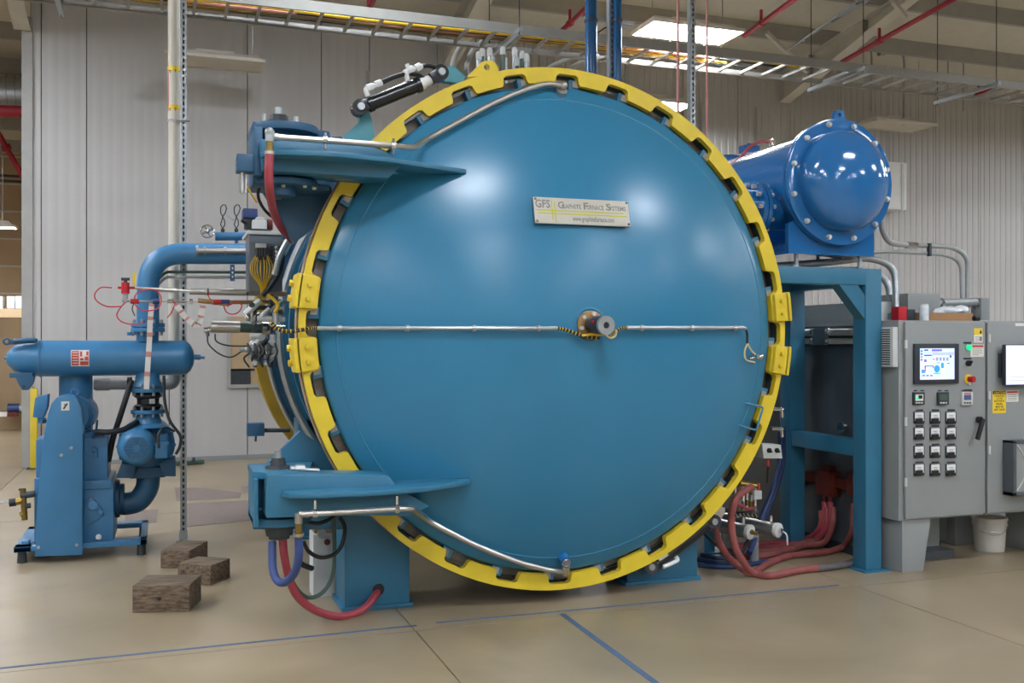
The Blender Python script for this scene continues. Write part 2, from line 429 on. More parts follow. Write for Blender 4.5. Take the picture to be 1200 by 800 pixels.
for x in (-9.7, -4.2, 1.3, 6.8, 12.3):
    for y in (-11, -6.6, -2.2, 2.2) + (() if x in (1.3, 6.8) else (6.4,)):
        light(x, y, 5.5, True, 'lit ceiling panel light in the rows over the open floor', 'panel lights over the open floor')
for x in (-9, -3.5):
    for y in (8, 12): light(x, y, 6.1, True, 'added unseen panel light brightening the bay to the left', 'added lights over the left bay')  # unseen panels, added because the hall needs their light
fl = P(18, 266, 18.0)
light(fl.x - .95, 18.0, fl.z, True, 'lit long light in the far bay at the left edge of the photo', None, 1.9, .3)
for x, y in ((-10.5, 17), (-14, 19)):
    light(x, y, 4.4, True, 'added long light outside the frame, brightening the far bay', 'added far bay lights', 1.4, .25)  # extra fixtures out of view, put in to light the far bay
for x, y in ((15.4, 6.5), (15.4, 9.5), (17.9, 2.2), (17.9, 6.4), (18.2, 10.6)): light(x, y, 5.7, True, 'added panel light outside the frame, brightening the right wall', 'added right wall lights')  # out of view, added to brighten the right end of the back wall

# ------------------------------------------------------------------ the vacuum furnace
FX, FZ, FY = 2.383, 1.73, 5.75
def pol(r, deg, Y): return V((FX + r * math.cos(math.radians(deg)), Y, FZ + r * math.sin(math.radians(deg))))
DH, DR = 0.40, 1.518                                   # dish height and radius
RS = (DR * DR + DH * DH) / (2 * DH)
DC = V((FX, 5.765 - DH + RS, FZ))                     # centre of the dish's sphere
def dsy(x, z):                                        # depth of the door's surface at x, z
    r2 = (x - FX) ** 2 + (z - FZ) ** 2
    return DC.y - math.sqrt(RS * RS - r2) if r2 < DR * DR else 5.765
def D(px, py, off=0.0):                               # point on the dished door behind a measured pixel
    d = ray(px, py); t = 5.4 / d.y
    for _ in range(40):
        q = EYE + d * t; t = dsy(q.x, q.z) / d.y
    q = EYE + d * t; n = (q - DC).normalized()
    if (q.x - FX) ** 2 + (q.z - FZ) ** 2 >= DR * DR: n = V((0, -1, 0))
    return q + n * off
furnace = thing('vacuum_furnace', 'huge blue round-doored vacuum furnace with a yellow toothed locking ring', 'furnace', (FX, 6.5, 0))
F_ = furnace
# shell
MB().lathe([(0, 0), (1.40, 0), (1.40, 3.5), (1.3, 3.8), (0.9, 4.05), (0, 4.15)], (FX, 5.95, FZ), (0, 1, 0), 72).build('vessel', 'blue', F_)
MB().lathe([(1.36, 0), (1.585, 0), (1.585, .20), (1.36, .20)], (FX, 6.03, FZ), (0, 1, 0), 96, closed=True).build('vessel_flange', 'blue', F_)
for i, (r, y) in enumerate(((1.49, 6.9), (1.49, 7.6), (1.47, 8.3))):
    MB().lathe([(1.38, 0), (r, 0), (r, .05), (1.38, .05)], (FX, y, FZ), (0, 1, 0), 72, closed=True).build('stiffening_ring', 'blue', F_)
MB().lathe([(1.53, 0), (1.635, 0), (1.635, .22), (1.53, .22)], (FX, 9.1, FZ), (0, 1, 0), 96, closed=True).build('rear_locking_ring', 'ochre', F_)
MB().lathe([(1.3, 0), (1.54, 0), (1.54, .2), (1.3, .2)], (FX, 9.14, FZ), (0, 1, 0), 96, closed=True).build('rear_flange', 'darkblue', F_)
# pipes that follow the shell on the left side
for y, r, w, m in ((6.42, 1.55, .030, 'steel'), (6.62, 1.55, .022, 'steel'), (7.9, 1.53, .03, 'zinc'), (8.7, 1.56, .02, 'steel')):
    MB().tube([pol(r, a, y) for a in range(118, 246, 4)], w, 8).build('shell_pipe', m, F_)
for a in range(130, 245, 19):
    MB().bar(pol(1.40, a, 6.52), pol(1.57, a, 6.52), .05, .34, (0, 1, 0)).build('pipe_clamp', 'iron', F_)
# locking ring: outer rim with inward teeth
NT, PH = 28, 5.5
def locking_ring():
    R0, R1, R2, t = 1.65, 1.613, 1.550, .05
    prof = []; step = 360 / NT
    for k in range(NT):
        c0 = PH + k * step
        h = step * .27
        for a, r in ((c0 - step / 2, R1), (c0 - h - 1.0, R1), (c0 - h - .35, R1 - .012), (c0 - h, R2 + .012), (c0 - h + .35, R2), (c0, R2), (c0 + h - .35, R2), (c0 + h, R2 + .012), (c0 + h + .35, R1 - .012), (c0 + h + 1.0, R1)):
            prof.append((a, r))
    m = MB(); n = len(prof)
    vs = [pol(r, a, FY) for a, r in prof] + [pol(R0, a, FY) for a, r in prof] + [pol(r, a, FY + t) for a, r in prof] + [pol(R0, a, FY + t) for a, r in prof]
    fs = []
    for i in range(n):
        j = (i + 1) % n
        fs += [(i, j, n + j, n + i), (2 * n + j, 2 * n + i, 3 * n + i, 3 * n + j), (i, 2 * n + i, 2 * n + j, j), (n + i, n + j, 3 * n + j, 3 * n + i)]
    return m.add(vs, fs)
ring = locking_ring().build('locking_ring', 'yellow', F_, ang=40)
MB().lathe([(1.613, 0), (1.648, 0), (1.648, .075), (1.613, .075)], (FX, FY + .045, FZ), (0, 1, 0), 112, closed=True).build('ring_body', 'iron', ring)
MB().lathe([(1.615, 0), (1.656, 0), (1.656, .035), (1.615, .035)], (FX, FY + .115, FZ), (0, 1, 0), 112, closed=True).build('ring_back_edge', 'primer', ring)
MB().lathe([(1.40, 0), (1.60, 0), (1.60, .03), (1.40, .03)], (FX, 5.965, FZ), (0, 1, 0), 96, closed=True).build('dark_gap_plate', 'iron', F_)
step = 360 / NT
for base in (0, 180):
    for kk in (0, -1):
        a = base + PH + kk * step if base == 0 else base + PH + kk * step
        m = MB(); h = step * .265
        arc = [a - h + 2 * h * i / 6 for i in range(7)]
        m.prism([pol(1.562, q, FY - .03) for q in arc] + [pol(1.672, q, FY - .03) for q in arc[::-1]], (0, .10, 0))
        m.prism([pol(1.652, q, FY - .03) for q in arc] + [pol(1.690, q, FY - .03) for q in arc[::-1]], (0, .22, 0))
        m.build('lock_plate', 'yellow', ring, bev=.006)
        for q in (a - 1.5, a + 1.5):
            p = pol(1.612, q, FY - .03)
            MB().cyl(p, p - V((0, .018, 0)), .017, n=6).cyl(p - V((0, .018, 0)), p - V((0, .024, 0)), .012, n=10).build('bolt', 'yellow', ring)
            p = pol(1.685, q, FY + .10); d_ = (pol(1.9, q, FY + .1) - p).normalized()
            MB().cyl(p, p + d_ * .028, .02, n=8).build('bolt', 'yellow', ring)
# lifting eye on top of the ring
def ang_of(px, py, Y=FY):
    q = P(px, py, Y); return math.degrees(math.atan2(q.z - FZ, q.x - FX))
eye = MB(); c0 = P(572, 75.5, FY); rr = .020; n = 20
ax_ = [(548, 90), (552, 86), (565, 72), (577, 70.5), (583, 77), (584.5, 84), (584.5, 88)]
outer = [P(x, y, FY + .01) for x, y in ax_]
def plate_with_hole(outer, c, r, n, ext):             # flat plate, a hole through it
    m = MB(); c = V(c); N = len(outer); per = []
    tot = [(outer[(i + 1) % N] - outer[i]).length for i in range(N)]; L = sum(tot)
    u, w = None, None
    nrm = (outer[1] - outer[0]).cross(outer[2] - outer[1]).normalized()
    u = (outer[0] - c).normalized(); w = nrm.cross(u).normalized()
    K = 28; o_, i_ = [], []
    for k in range(K):
        s_ = L * k / K; i = 0
        while s_ > tot[i] + 1e-9: s_ -= tot[i]; i += 1
        p = outer[i].lerp(outer[(i + 1) % N], s_ / tot[i])
        o_.append(p); d = (p - c); d = (d - nrm * d.dot(nrm)).normalized(); i_.append(c + d * r)
    e = V(ext)
    vs = o_ + i_ + [p + e for p in o_] + [p + e for p in i_]
    fs = []
    for k in range(K):
        j = (k + 1) % K
        fs += [(k, j, K + j, K + k), (2 * K + j, 2 * K + k, 3 * K + k, 3 * K + j), (k, 2 * K + k, 2 * K + j, j), (K + k, K + j, 3 * K + j, 3 * K + k)]
    return m.add(vs, fs)
plate_with_hole(outer, P(570.5, 78.5, FY + .01), .019, 20, (0, .035, 0)).build('lifting_eye', 'yellow', ring)

# door: flange, dished head, its own teeth in the gaps of the ring
prof = [(0, 0)]
prof = []
for i in range(0, 33):
    r = DR * i / 32; prof.append((r, math.sqrt(RS * RS - r * r) - RS))
head = [(r, 5.765 - DH - (h)) for r, h in prof]        # (radius, Y)
lp = [(r, y) for r, y in head] + [(1.528, 5.772), (1.534, 5.785), (1.535, 5.93), (1.3, 5.95), (0, 5.95)]
door = MB().lathe(lp, (FX, 0, FZ), (0, 1, 0), 128).build('door', 'door', F_, ang=60)
for k in range(NT):
    a = PH + (k + .5) * step - 2.3
    m = MB(); h = step * .1
    arc = [a - h + 2 * h * i / 5 for i in range(6)]
    m.prism([pol(1.525, q, 5.79) for q in arc] + [pol(1.594, q, 5.79) for q in arc[::-1]], (0, .12, 0)).build('door_tooth', 'blue', door, bev=.004)
    arc = [a - h * .95 + 1.3 * h * i / 4 for i in range(5)]
    MB().prism([pol(1.545, q, 5.783) for q in arc] + [pol(1.584, q, 5.783) for q in arc[::-1]], (0, .01, 0)).build('tooth_face', 'tooth', door)
MB().lathe([(1.536, 0), (1.588, 0), (1.588, .05), (1.536, .05)], (FX, 5.85, FZ), (0, 1, 0), 112, closed=True).build('seal_face', 'seal', door)
# weld bead line round the dish
MB().lathe([(1.44 + .006 * math.cos(t), .004 * math.sin(t)) for t in [k * PI / 3 for k in range(6)]], (FX, dsy(FX + 1.44, FZ) + .001, FZ), (0, 1, 0), 96, closed=True).build('weld_bead', 'door', door)

# nameplate
c_ = [D(624, 232), D(736, 239), D(736.5, 267.5), D(625, 263)]
yy = min(q.y for q in c_) - .02
# a flat plate hung level with the dish behind its middle, tilted back at the top like the dish
ctr = D(680.5, 250, .028); nrm = (D(680.5, 250) - DC).normalized()
xd = V((1, 0, 0)); xd = (xd - nrm * xd.dot(nrm)).normalized(); ud = nrm.cross(xd) * -1
if ud.z < 0: ud = -ud
def onplane(px, py):
    d = ray(px, py); t = (ctr - EYE).dot(nrm) / d.dot(nrm); return EYE + d * t
w2 = abs((onplane(736, 253) - onplane(624.5, 248)).dot(xd)) / 2; h2 = abs((onplane(680, 235.5) - onplane(680, 265.5)).dot(ud)) / 2
tilt = (onplane(736, 253) - onplane(624.5, 248)).normalized(); xd = tilt; ud = xd.cross(nrm) * -1
if ud.z < 0: ud = -ud
npq = [ctr - xd * w2 - ud * h2, ctr + xd * w2 - ud * h2, ctr + xd * w2 + ud * h2, ctr - xd * w2 + ud * h2]
plate = MB().prism(npq, -nrm * .012).build('nameplate', 'blade', F_, bev=.002)
for sx in (-.96, .96):
    for sz in (-.85, .85):
        b = ctr + xd * w2 * sx + ud * h2 * sz
        MB().cyl(b - nrm * .05, b + nrm * .004, .008, n=8).build('screw', 'chrome', plate)
def npt(u, v): return ctr + xd * (u - .5) * 2 * w2 + ud * (v - .5) * 2 * h2 + nrm * .0006
text('lettering', 'GFS', npt(.012, .60), xd, ud, .070, 'greyink', plate, width=w2 * 2 * .155)
text('lettering', 'G', npt(.245, .60), xd, ud, .060, 'greyink', plate, width=.040)
text('lettering', 'RAPHITE', npt(.292, .60), xd, ud, .040, 'greyink', plate, width=w2 * 2 * .195)
text('lettering', 'F', npt(.510, .60), xd, ud, .060, 'greyink', plate, width=.032)
text('lettering', 'URNACE', npt(.548, .60), xd, ud, .040, 'greyink', plate, width=w2 * 2 * .18)
text('lettering', 'S', npt(.752, .60), xd, ud, .060, 'greyink', plate, width=.032)
text('lettering', 'YSTEMS', npt(.790, .60), xd, ud, .040, 'greyink', plate, width=w2 * 2 * .18)
text('lettering', 'www.graphitefurnace.com', npt(.39, .13), xd, ud, .044, 'greyink', plate, width=w2 * 2 * .44)
for u0, u1, v in ((.015, .94, .50), (.04, .97, .385)):
    MB().bar(npt(u0, v), npt(u1, v), h2 * .09, .001, nrm).build('engraved_line', 'olive', plate)
for u, v0, v1 in ((.185, .90, .14), (.213, .84, .06)):
    MB().bar(npt(u, v0), npt(u, v1), w2 * .022, .001, nrm).build('engraved_line', 'olive', plate)

# sight port at the middle of the door
n0 = V((0, -1, 0)); ap = V((FX + .0, dsy(FX, FZ), FZ)); ap = D(691, 380.5)
port = MB().lathe([(.0, 0), (.085, 0), (.085, .02), (.05, .02), (.0, .02)], ap, (0, -1, 0), 28).build('sight_port', 'bronze', F_, bev=.002)
for k in range(6):
    q = ap + V((.066 * math.cos(k * PI / 3 + .3), -.02, .066 * math.sin(k * PI / 3 + .3)))
    MB().cyl(q, q + V((0, -.016, 0)), .013, n=6).build('bolt', 'bolt', port)
MB().lathe([(.092, .0), (.095, .004), (.11, 0.0)], ap, (0, -1, 0), 28).build('weld_collar', 'door', port)
pd = V((.10, -1, -.03)).normalized()
MB().lathe([(0, .018), (.045, .018), (.045, .075), (.054, .085), (.054, .175), (0, .175)], ap, pd, 20).build('port_housing', 'bezel', port, bev=.002)
e_ = ap + pd * .175
MB().lathe([(0, 0), (.056, 0), (.056, .022), (.02, .022), (.02, .012), (0, .012)], e_, pd, 24).build('port_cap', 'zinc', port)
MB().cyl(e_ + pd * .012 , e_ + pd * .016, .018, n=12).build('port_hole', 'black', port)
MB().cyl(ap + pd * .13 + V((-.052, -.012, .018)), ap + pd * .13 + V((-.058, -.016, .02)), .009, n=10).build('red_button', 'red', port)
def hose(pts, r, m, name='hose', parent=None, n=8, k=7): return MB().tube(spl(pts, k), r, n).build(name, m, parent)
# conduits along the horizontal centre line of the door
def clampset(root, pts, r):
    for p in pts:
        q = V(p); nn = (q - DC).normalized()
        MB().cyl(q - V((.011, 0, 0)), q + V((.011, 0, 0)), r * 1.5, n=10).bar(q - nn * .05, q + nn * .0, .02, .02).build('clamp', 'zinc', root)
cl = [D(x, 384.5 + (0 if x < 600 else .2), .035) for x in range(372, 652, 20)] + [D(650, 384.5, .035)]
con1 = MB().tube(cl, .0125, 8).build('left_conduit', 'zinc', F_)
clampset(con1, [D(x, 384.5, .035) for x in (400, 478, 555, 629)], .0135)
cl2 = [D(x, 384, .035) for x in range(731, 868, 15)] + [D(868, 385, .035)]
con2 = MB().tube(cl2, .0125, 8).build('right_conduit', 'zinc', F_)
clampset(con2, [D(x, 384.3, .035) for x in (748, 806, 856)], .0135)
def wrapped(pts, r, root, turns=34):                   # black cable with a yellow spiral wrap
    c = hose(pts, r, 'black', 'cable', root)
    s_ = spl(pts, 12); L = len(s_)
    for k in range(0, L - 2, 4):
        a, b = s_[k], s_[min(k + 2, L - 1)]
        MB().cyl(a, a.lerp(b, .5), r * 1.1, n=7).build('cable_wrap', 'wire', root)
    return c
wrapped([P(318, 378, 5.72), P(326, 386, 5.70), P(340, 388, 5.69), P(356, 386, 5.69), D(365, 384.5, .04), D(373, 384.5, .035)], .011, con1)
wrapped([D(650, 384.5, .035), D(660, 386, .03), D(672, 390, .03), D(684, 394, .05), D(697, 396, .07)], .010, con1)
wrapped([D(712, 394, .05), D(716, 389, .04), D(724, 385, .035), D(732, 384, .035)], .010, con2)
hose([D(678, 393, .05), D(690, 391.5, .08), D(700, 392, .09)], .008, 'wire', 'yellow_lead', con1)
hose([D(700, 391, .1), D(706, 395.5, .1), D(712, 393, .1), D(713, 386, .1)], .006, 'palewire', 'yellow_lead', con1)
hose([D(868, 385, .035), D(871, 390, .03), D(872, 402, .025)], .008, 'black', 'cable', con2)
hose([D(872, 402, .025), D(868, 412, .03), D(870, 421, .03), D(880, 424, .03)], .0055, 'palewire', 'yellow_lead', con2)
hose([D(872, 402, .025), D(876, 410, .03), D(881, 415, .03)], .0055, 'palewire', 'yellow_lead', con2)
MB().cyl(D(881, 417, 0), D(881, 417, .05), .016, n=10).cyl(D(881, 417, .03), D(885, 419, .05), .011, n=8).cyl(D(877, 420, .01), D(886, 416, .05), .008, n=8).build('thermocouple_plug', 'chrome', con2)
# small U handle on the right of the door
MB().tube(bend([D(873, 472, -.01), D(887, 476, .075), D(879, 503, .075), D(865, 498, -.01)], .02), .007, 8).build('door_handle', 'door', door)
# water pipes: upper and lower
up = [P(316, 160, 5.33), P(400, 166, 5.33), P(487, 173, 5.36)] + [D(x, y, .05) for x, y in ((500, 169), (520, 158), (545, 144), (570, 130.5), (595, 118.5), (620, 109), (640, 104), (655, 102.5))]
pipe1 = MB().tube(bend(up, .06, 4), .0165, 10).build('upper_water_pipe', 'steel', F_)
for x, y in ((381, 164), (461, 171)):
    q = P(x, y, 5.33); MB().cyl(q - V((.012, 0, 0)), q + V((.012, 0, 0)), .024, n=10).bar(q + V((0, .0, -.05)), q + V((0, 0, .04)), .018, .012).build('clamp', 'chrome', pipe1)
q = D(657, 103, .045)
MB().cyl(D(657, 109, -.01), D(657, 109, .03), .035, n=14).cyl(D(657, 106, .02), D(657, 101, .05), .022, n=12).ball(D(657, 102, .05), .026).build('pipe_elbow', 'steel', pipe1)
lo = [P(352, 602, 5.30), P(400, 600, 5.30), P(465, 596, 5.31), P(483, 595.5, 5.33)] + [D(x, y, .05) for x, y in ((500, 604), (525, 617), (550, 630), (580, 643), (610, 654), (640, 661.5), (657, 664))]
pipe2 = MB().tube(bend(lo, .06, 4), .0165, 10).build('lower_water_pipe', 'steel', F_)
for x, y in ((369, 601), (465, 596)):
    q = P(x, y, 5.30); MB().cyl(q - V((.012, 0, 0)), q + V((.012, 0, 0)), .024, n=10).bar(q, q + V((0, 0, .07)), .014, .012).build('clamp', 'chrome', pipe2)
q = D(660, 652, .0); nn = (q - DC).normalized()
MB().cyl(q - nn * .02, q + nn * .045, .034, n=14).build('pipe_boss', 'gloss', pipe2)
MB().cyl(q + nn * .045, q + nn * .06, .03, n=12).cyl(q + nn * .06, q + nn * .07, .024, n=12).cyl(D(660, 655, .06), D(660, 664, .055), .022, n=12).ball(D(660, 664, .05), .027).build('pipe_elbow', 'chrome', pipe2)

# legs
def leg(x0, x1, y0, y1, ztop, hole=None):
    m = MB().box((x0, y0, .02), (x1, y1, ztop)); m.box((x0 - .02, y0 - .02, 0), (x1 + .02, y1 + .02, .025))
    o = m.build('leg', 'blue', F_, bev=.004)
    if hole:
        MB().cyl((hole[0], y0 - .003, hole[1]), (hole[0], y0 + .02, hole[1]), .037, n=20).build('cable_hole', 'black', o)
        MB().lathe([(.037, 0), (.043, 0), (.043, .006), (.037, .006)], (hole[0], y0 - .004, hole[1]), (0, 1, 0), 20, closed=True).build('hole_rim', 'blue', o)
    return o
LY = 5.99
hq = P(443.5, 690.5, LY)
leg(P(404, 700, LY).x, P(480, 700, LY).x, LY, LY + .35, 1.0, (hq.x, hq.z))
leg(P(735, 690, LY).x, P(817, 680, LY).x, LY, LY + .35, 1.0)
leg(1.05, 1.43, 8.3, 8.6, 1.0); leg(3.05, 3.46, 8.3, 8.6, 1.0)
# --- hinges
ARM = 5.46
# upper hinge bracket: C-shaped clevis, bottom disc and gusset
hb = MB()
a = P(297, 170, 5.6); b = P(307, 170, 5.6)
hb.box((a.x, 5.55, P(300, 207, 5.6).z), (b.x, 5.95, P(300, 150, 5.6).z))
zt = P(330, 152, 5.6).z; zb = P(330, 208, 5.6).z
cx_, cy_ = P(334, 152, 5.72).x, 5.74
for z0, z1 in ((zt, zt + .045), (zb - .035, zb)):
    arc = [V((cx_ + .19 * math.cos(t), cy_ - .17 * math.cos(t - PI / 2) * -1 if False else cy_ + .19 * math.sin(t), z0)) for t in [-PI + PI * i / 12 for i in range(13)]]
    pts = [V((a.x, 6.0, z0)), V((a.x, cy_ - .1, z0))] + [p for p in arc if p.x > a.x + .02] + [V((cx_ + .26, cy_ + .02, z0)), V((cx_ + .32, 6.0, z0))]
    hb.prism(pts, (0, 0, z1 - z0))
bracket1 = hb.build('upper_hinge_bracket', 'darkblue', F_, bev=.006)
MB().prism([P(297, 206, 6.0), P(345, 285, 6.0), P(375, 262, 6.0), P(425, 190, 6.0), P(400, 160, 6.0), P(300, 160, 6.0)], (0, .06, 0)).build('gusset', 'darkblue', bracket1)
pz = zt + .045; c0 = V((P(327, 150, 5.72).x, 5.72, pz))
MB().cyl(c0, c0 + V((0, 0, .02)), .09, .085, 8).cyl(c0 + V((0, 0, .02)), c0 + V((0, 0, .06)), .055, .05, 8).build('pivot_nut', 'iron', bracket1)
MB().cyl(c0 + V((0, 0, .06)), c0 + V((0, 0, .105)), .022, n=12).build('pivot_shaft', 'zinc', bracket1)
for dx in (-.09, .09):
    MB().cyl(c0 + V((dx, -.05, 0)), c0 + V((dx, -.05, .05)), .013, n=6).build('bolt', 'zinc', bracket1)
MB().cyl((cx_ - .02, 5.7, zb - .09), (cx_ - .02, 5.7, zt + .01), .075, n=16).build('hinge_pin', 'darkblue', bracket1)
# switch box left of the upper bracket
a = P(277, 181, 5.6); b = P(297, 202, 5.6)
sb = MB().box((a.x, 5.56, b.z), (b.x, 5.68, a.z)).build('switch_box', 'darkblue', bracket1, bev=.004)
MB().cyl(P(276.5, 185, 5.6), P(278, 185, 5.6), .012, n=8).cyl(P(276.5, 191, 5.6), P(278, 191, 5.6), .012, n=8).cyl(P(276.5, 197, 5.6), P(278, 197, 5.6), .012, n=8).build('bolt', 'chrome', bracket1)
MB().cyl(P(284.5, 202, 5.6), P(284.5, 223, 5.6), .013, n=8).box(P(281, 203, 5.63), P(289, 226, 5.65)).cyl(P(284.5, 223, 5.6), P(284.5, 227, 5.6), .008, n=8).build('limit_switch', 'steel', bracket1)
for x, y in ((316, 224), (330, 217), (355, 218), (366, 220)):
    MB().cyl(P(x, y, 5.62), P(x + 4, y, 5.62), .012, n=6).build('bolt', 'steel', bracket1)
MB().box(P(322, 227, 5.9), P(329, 234, 5.95)).build('bolt', 'steel', bracket1)
# upper hinge arm (web, pointed fin seen from below)
am = MB()
web = [P(305, 163, ARM), P(330, 163, ARM), P(425, 168, ARM), P(450, 176, ARM), P(472, 192, ARM), P(455, 209, ARM), P(308, 199, ARM)]
am.prism(web, (0, .24, 0))
am.build('upper_hinge_arm', 'blue', F_, bev=.008)
z = P(330, 176, 5.36).z
tipx = D(545, 190).x
fin = MB()
fp = [V((P(304, 170, 5.5).x, 5.45, z)), V((P(318, 172, 5.4).x, 5.36, z)), V((P(340, 172, 5.32).x, 5.32, z)), V((P(400, 172, 5.30).x, 5.30, z)), V((P(455, 183, 5.36).x, 5.36, z)), V((tipx, D(545, 190).y - .03, z)), V((tipx + .01, D(545, 190).y + .05, z)), V((P(305, 172, 5.8).x, 5.72, z))]
fin.prism(fp, (0, 0, -.028)).build('arm_fin', 'blue', F_, bev=.006)
# lower hinge
hb = MB()
a = P(297, 580, 5.6); b = P(302, 580, 5.6)
zt = P(330, 559, 5.6).z; zb = P(330, 614, 5.6).z
hb.box((a.x, 5.55, zb), (b.x, 5.95, zt))
for z0, z1 in ((zt - .005, zt + .035), (zb - .01, zb + .035)):
    arc = [V((cx_ - .03 + .175 * math.cos(t), cy_ + .2 * math.sin(t), z0)) for t in [-PI + PI * i / 12 for i in range(13)]]
    pts = [V((a.x, 6.0, z0)), V((a.x, cy_ - .12, z0))] + [p for p in arc if p.x > a.x + .02] + [V((cx_ + .2, 6.0, z0))]
    hb.prism(pts, (0, 0, z1 - z0))
bracket2 = hb.build('lower_hinge_bracket', 'blue', F_, bev=.006)
MB().prism([P(297, 560, 6.0), P(297, 620, 6.0), P(405, 620, 6.0), P(400, 560, 6.0), P(375, 520, 6.0), P(352, 505, 6.0)], (0, .06, 0)).build('gusset', 'blue', bracket2)
c0 = V((P(326, 553, 5.72).x, 5.72, zt + .03))
MB().cyl(c0, c0 + V((0, 0, .02)), .075, .07, 8).cyl(c0 + V((0, 0, .02)), c0 + V((0, 0, .065)), .045, .038, 8).build('pivot_nut', 'iron', bracket2)
MB().cyl(c0 + V((0, 0, .065)), c0 + V((0, 0, .105)), .02, n=12).build('pivot_shaft', 'zinc', bracket2)
MB().cyl((cx_ - .02, 5.72, zb - .02), (cx_ - .02, 5.72, zt), .07, n=16).build('hinge_pin', 'iron', bracket2)
c1 = V((P(327, 618, 5.66).x, 5.66, zb - .01))
MB().cyl(c1, c1 - V((0, 0, .06)), .085, .075, 10).cyl(c1 - V((0, 0, .06)), c1 - V((0, 0, .08)), .06, n=10).build('rotary_union', 'iron', bracket2)
MB().cyl(P(340, 549, 5.6), P(357, 549, 5.6), .018, n=8).cyl(P(346, 549, 5.6), P(357, 549, 5.6), .026, n=8).cyl(P(357, 550, 5.6), P(374, 551, 5.6), .012, n=8).build('grease_fitting', 'zinc', bracket2)
am = MB()
web = [P(313, 556, ARM), P(455, 557, ARM), P(468, 573, ARM), P(500, 590, ARM + .08), P(478, 603, ARM + .04), P(400, 604, ARM), P(312, 607, ARM)]
am.prism([V((p.x, ARM, p.z)) for p in web], (0, .24, 0)).build('lower_hinge_arm', 'blue', F_, bev=.008)
z = P(340, 585, 5.33).z
tip = D(545, 575)
fp = [V((P(331, 585, 5.4).x, 5.44, z)), V((P(338, 586, 5.36).x, 5.36, z)), V((P(360, 586, 5.32).x, 5.31, z)), V((P(430, 584, 5.3).x, 5.29, z)), V((P(500, 580, 5.32).x, 5.33, z)), V((tip.x - .02, tip.y - .10, z)), V((tip.x + .02, tip.y - .05, z)), V((tip.x, tip.y + .03, z)), V((P(345, 580, 5.8).x, 5.7, z))]
MB().prism(fp, (0, 0, .03)).build('arm_fin', 'blue', F_, bev=.01)

# hydraulic cylinder that turns the ring (top left)
HY_ = 5.9
mount = MB().prism([P(402, 165, HY_), P(440, 165, HY_), P(436, 140, HY_), P(431, 128, HY_), P(418, 128, HY_), P(422, 142, HY_), P(404, 158, HY_)], (0, .05, 0)).build('cylinder_mount', 'teal', F_)
MB().prism([P(518, 95, HY_), P(519, 79, HY_), P(532, 77, HY_), P(546, 90, HY_), P(540, 98, HY_)], (0, .05, 0)).build('cylinder_mount', 'teal', F_)
Hc = 5.83
hc = MB().cyl(P(432, 122.5, Hc), P(492, 99, Hc), .042, n=16).cyl(P(431, 122.9, Hc), P(436, 121, Hc), .048, n=16).cyl(P(487, 101, Hc), P(492, 99, Hc), .048, n=16).build('hydraulic_cylinder', 'blackpaint', F_)
MB().cyl(P(492, 99, Hc), P(506, 92.5, Hc), .03, n=12).cyl(P(492, 99, Hc), P(497, 97, Hc), .036, n=12).build('piston_rod', 'white', hc)
for (x0, y0, x1, y1) in ((420, 127, 434, 121), (504, 93.5, 517, 85)):
    p0, p1 = P(x0, y0, Hc), P(x1, y1, Hc)
    MB().bar(p0, p1, .07, .075, (0, 1, 0)).build('clevis', 'blackpaint', hc, bev=.01)
for x, y in ((421.5, 126.5), (515.5, 86)):
    p0 = P(x, y, Hc)
    MB().cyl(p0 + V((0, -.055, 0)), p0 + V((0, .08, 0)), .022, n=14).build('clevis_pin', 'zinc', hc)
    MB().cyl(p0 + V((0, -.035, 0)), p0 + V((0, .05, 0)), .048, n=18).build('clevis_end', 'blackpaint', hc)
MB().cyl(P(412, 123, Hc), P(416, 125.5, Hc), .018, n=8).cyl(P(414, 122, Hc), P(414, 128, Hc), .013, n=8).build('hose_fitting', 'chrome', hc)
MB().tube(bend([P(432, 116, Hc), P(431, 112, Hc), P(428, 104, Hc), P(448, 97.5, Hc)], .02), .016, 8).cyl(P(430, 104, Hc), P(437, 101.5, Hc), .024, n=8).cyl(P(440, 100, Hc), P(447, 97, Hc), .024, n=8).cyl(P(432, 99, Hc), P(433.5, 104, Hc), .012, n=6).build('hose_fitting', 'white', hc)
MB().tube(bend([P(478, 97, Hc), P(476, 87, Hc), P(474, 84.5, Hc), P(495, 77.5, Hc)], .02), .016, 8).cyl(P(478, 83, Hc), P(484, 81, Hc), .024, n=8).cyl(P(487, 80.5, Hc), P(493, 77.5, Hc), .024, n=8).cyl(P(477, 75, Hc), P(479, 82, Hc), .013, n=6).build('hose_fitting', 'white', hc)
MB().tube(spl([P(447, 97, Hc), P(460, 91, Hc), P(474, 86.5, Hc)]), .014, 8).tube(spl([P(493, 78, Hc), P(502, 77, Hc), P(512, 80, Hc)]), .013, 8).tube(spl([P(480, 86, Hc), P(490, 88, Hc), P(498, 93, Hc)]), .013, 8).build('hydraulic_line', 'black', hc)
MB().cyl(P(442, 112, Hc), P(477, 97, Hc), .010, n=8).build('steel_line', 'chrome', hc)
MB().cyl(P(432, 116, Hc), P(432, 121, Hc), .03, n=8).cyl(P(481, 96, Hc), P(481, 101, Hc), .03, n=8).build('port_block', 'blackpaint', hc)
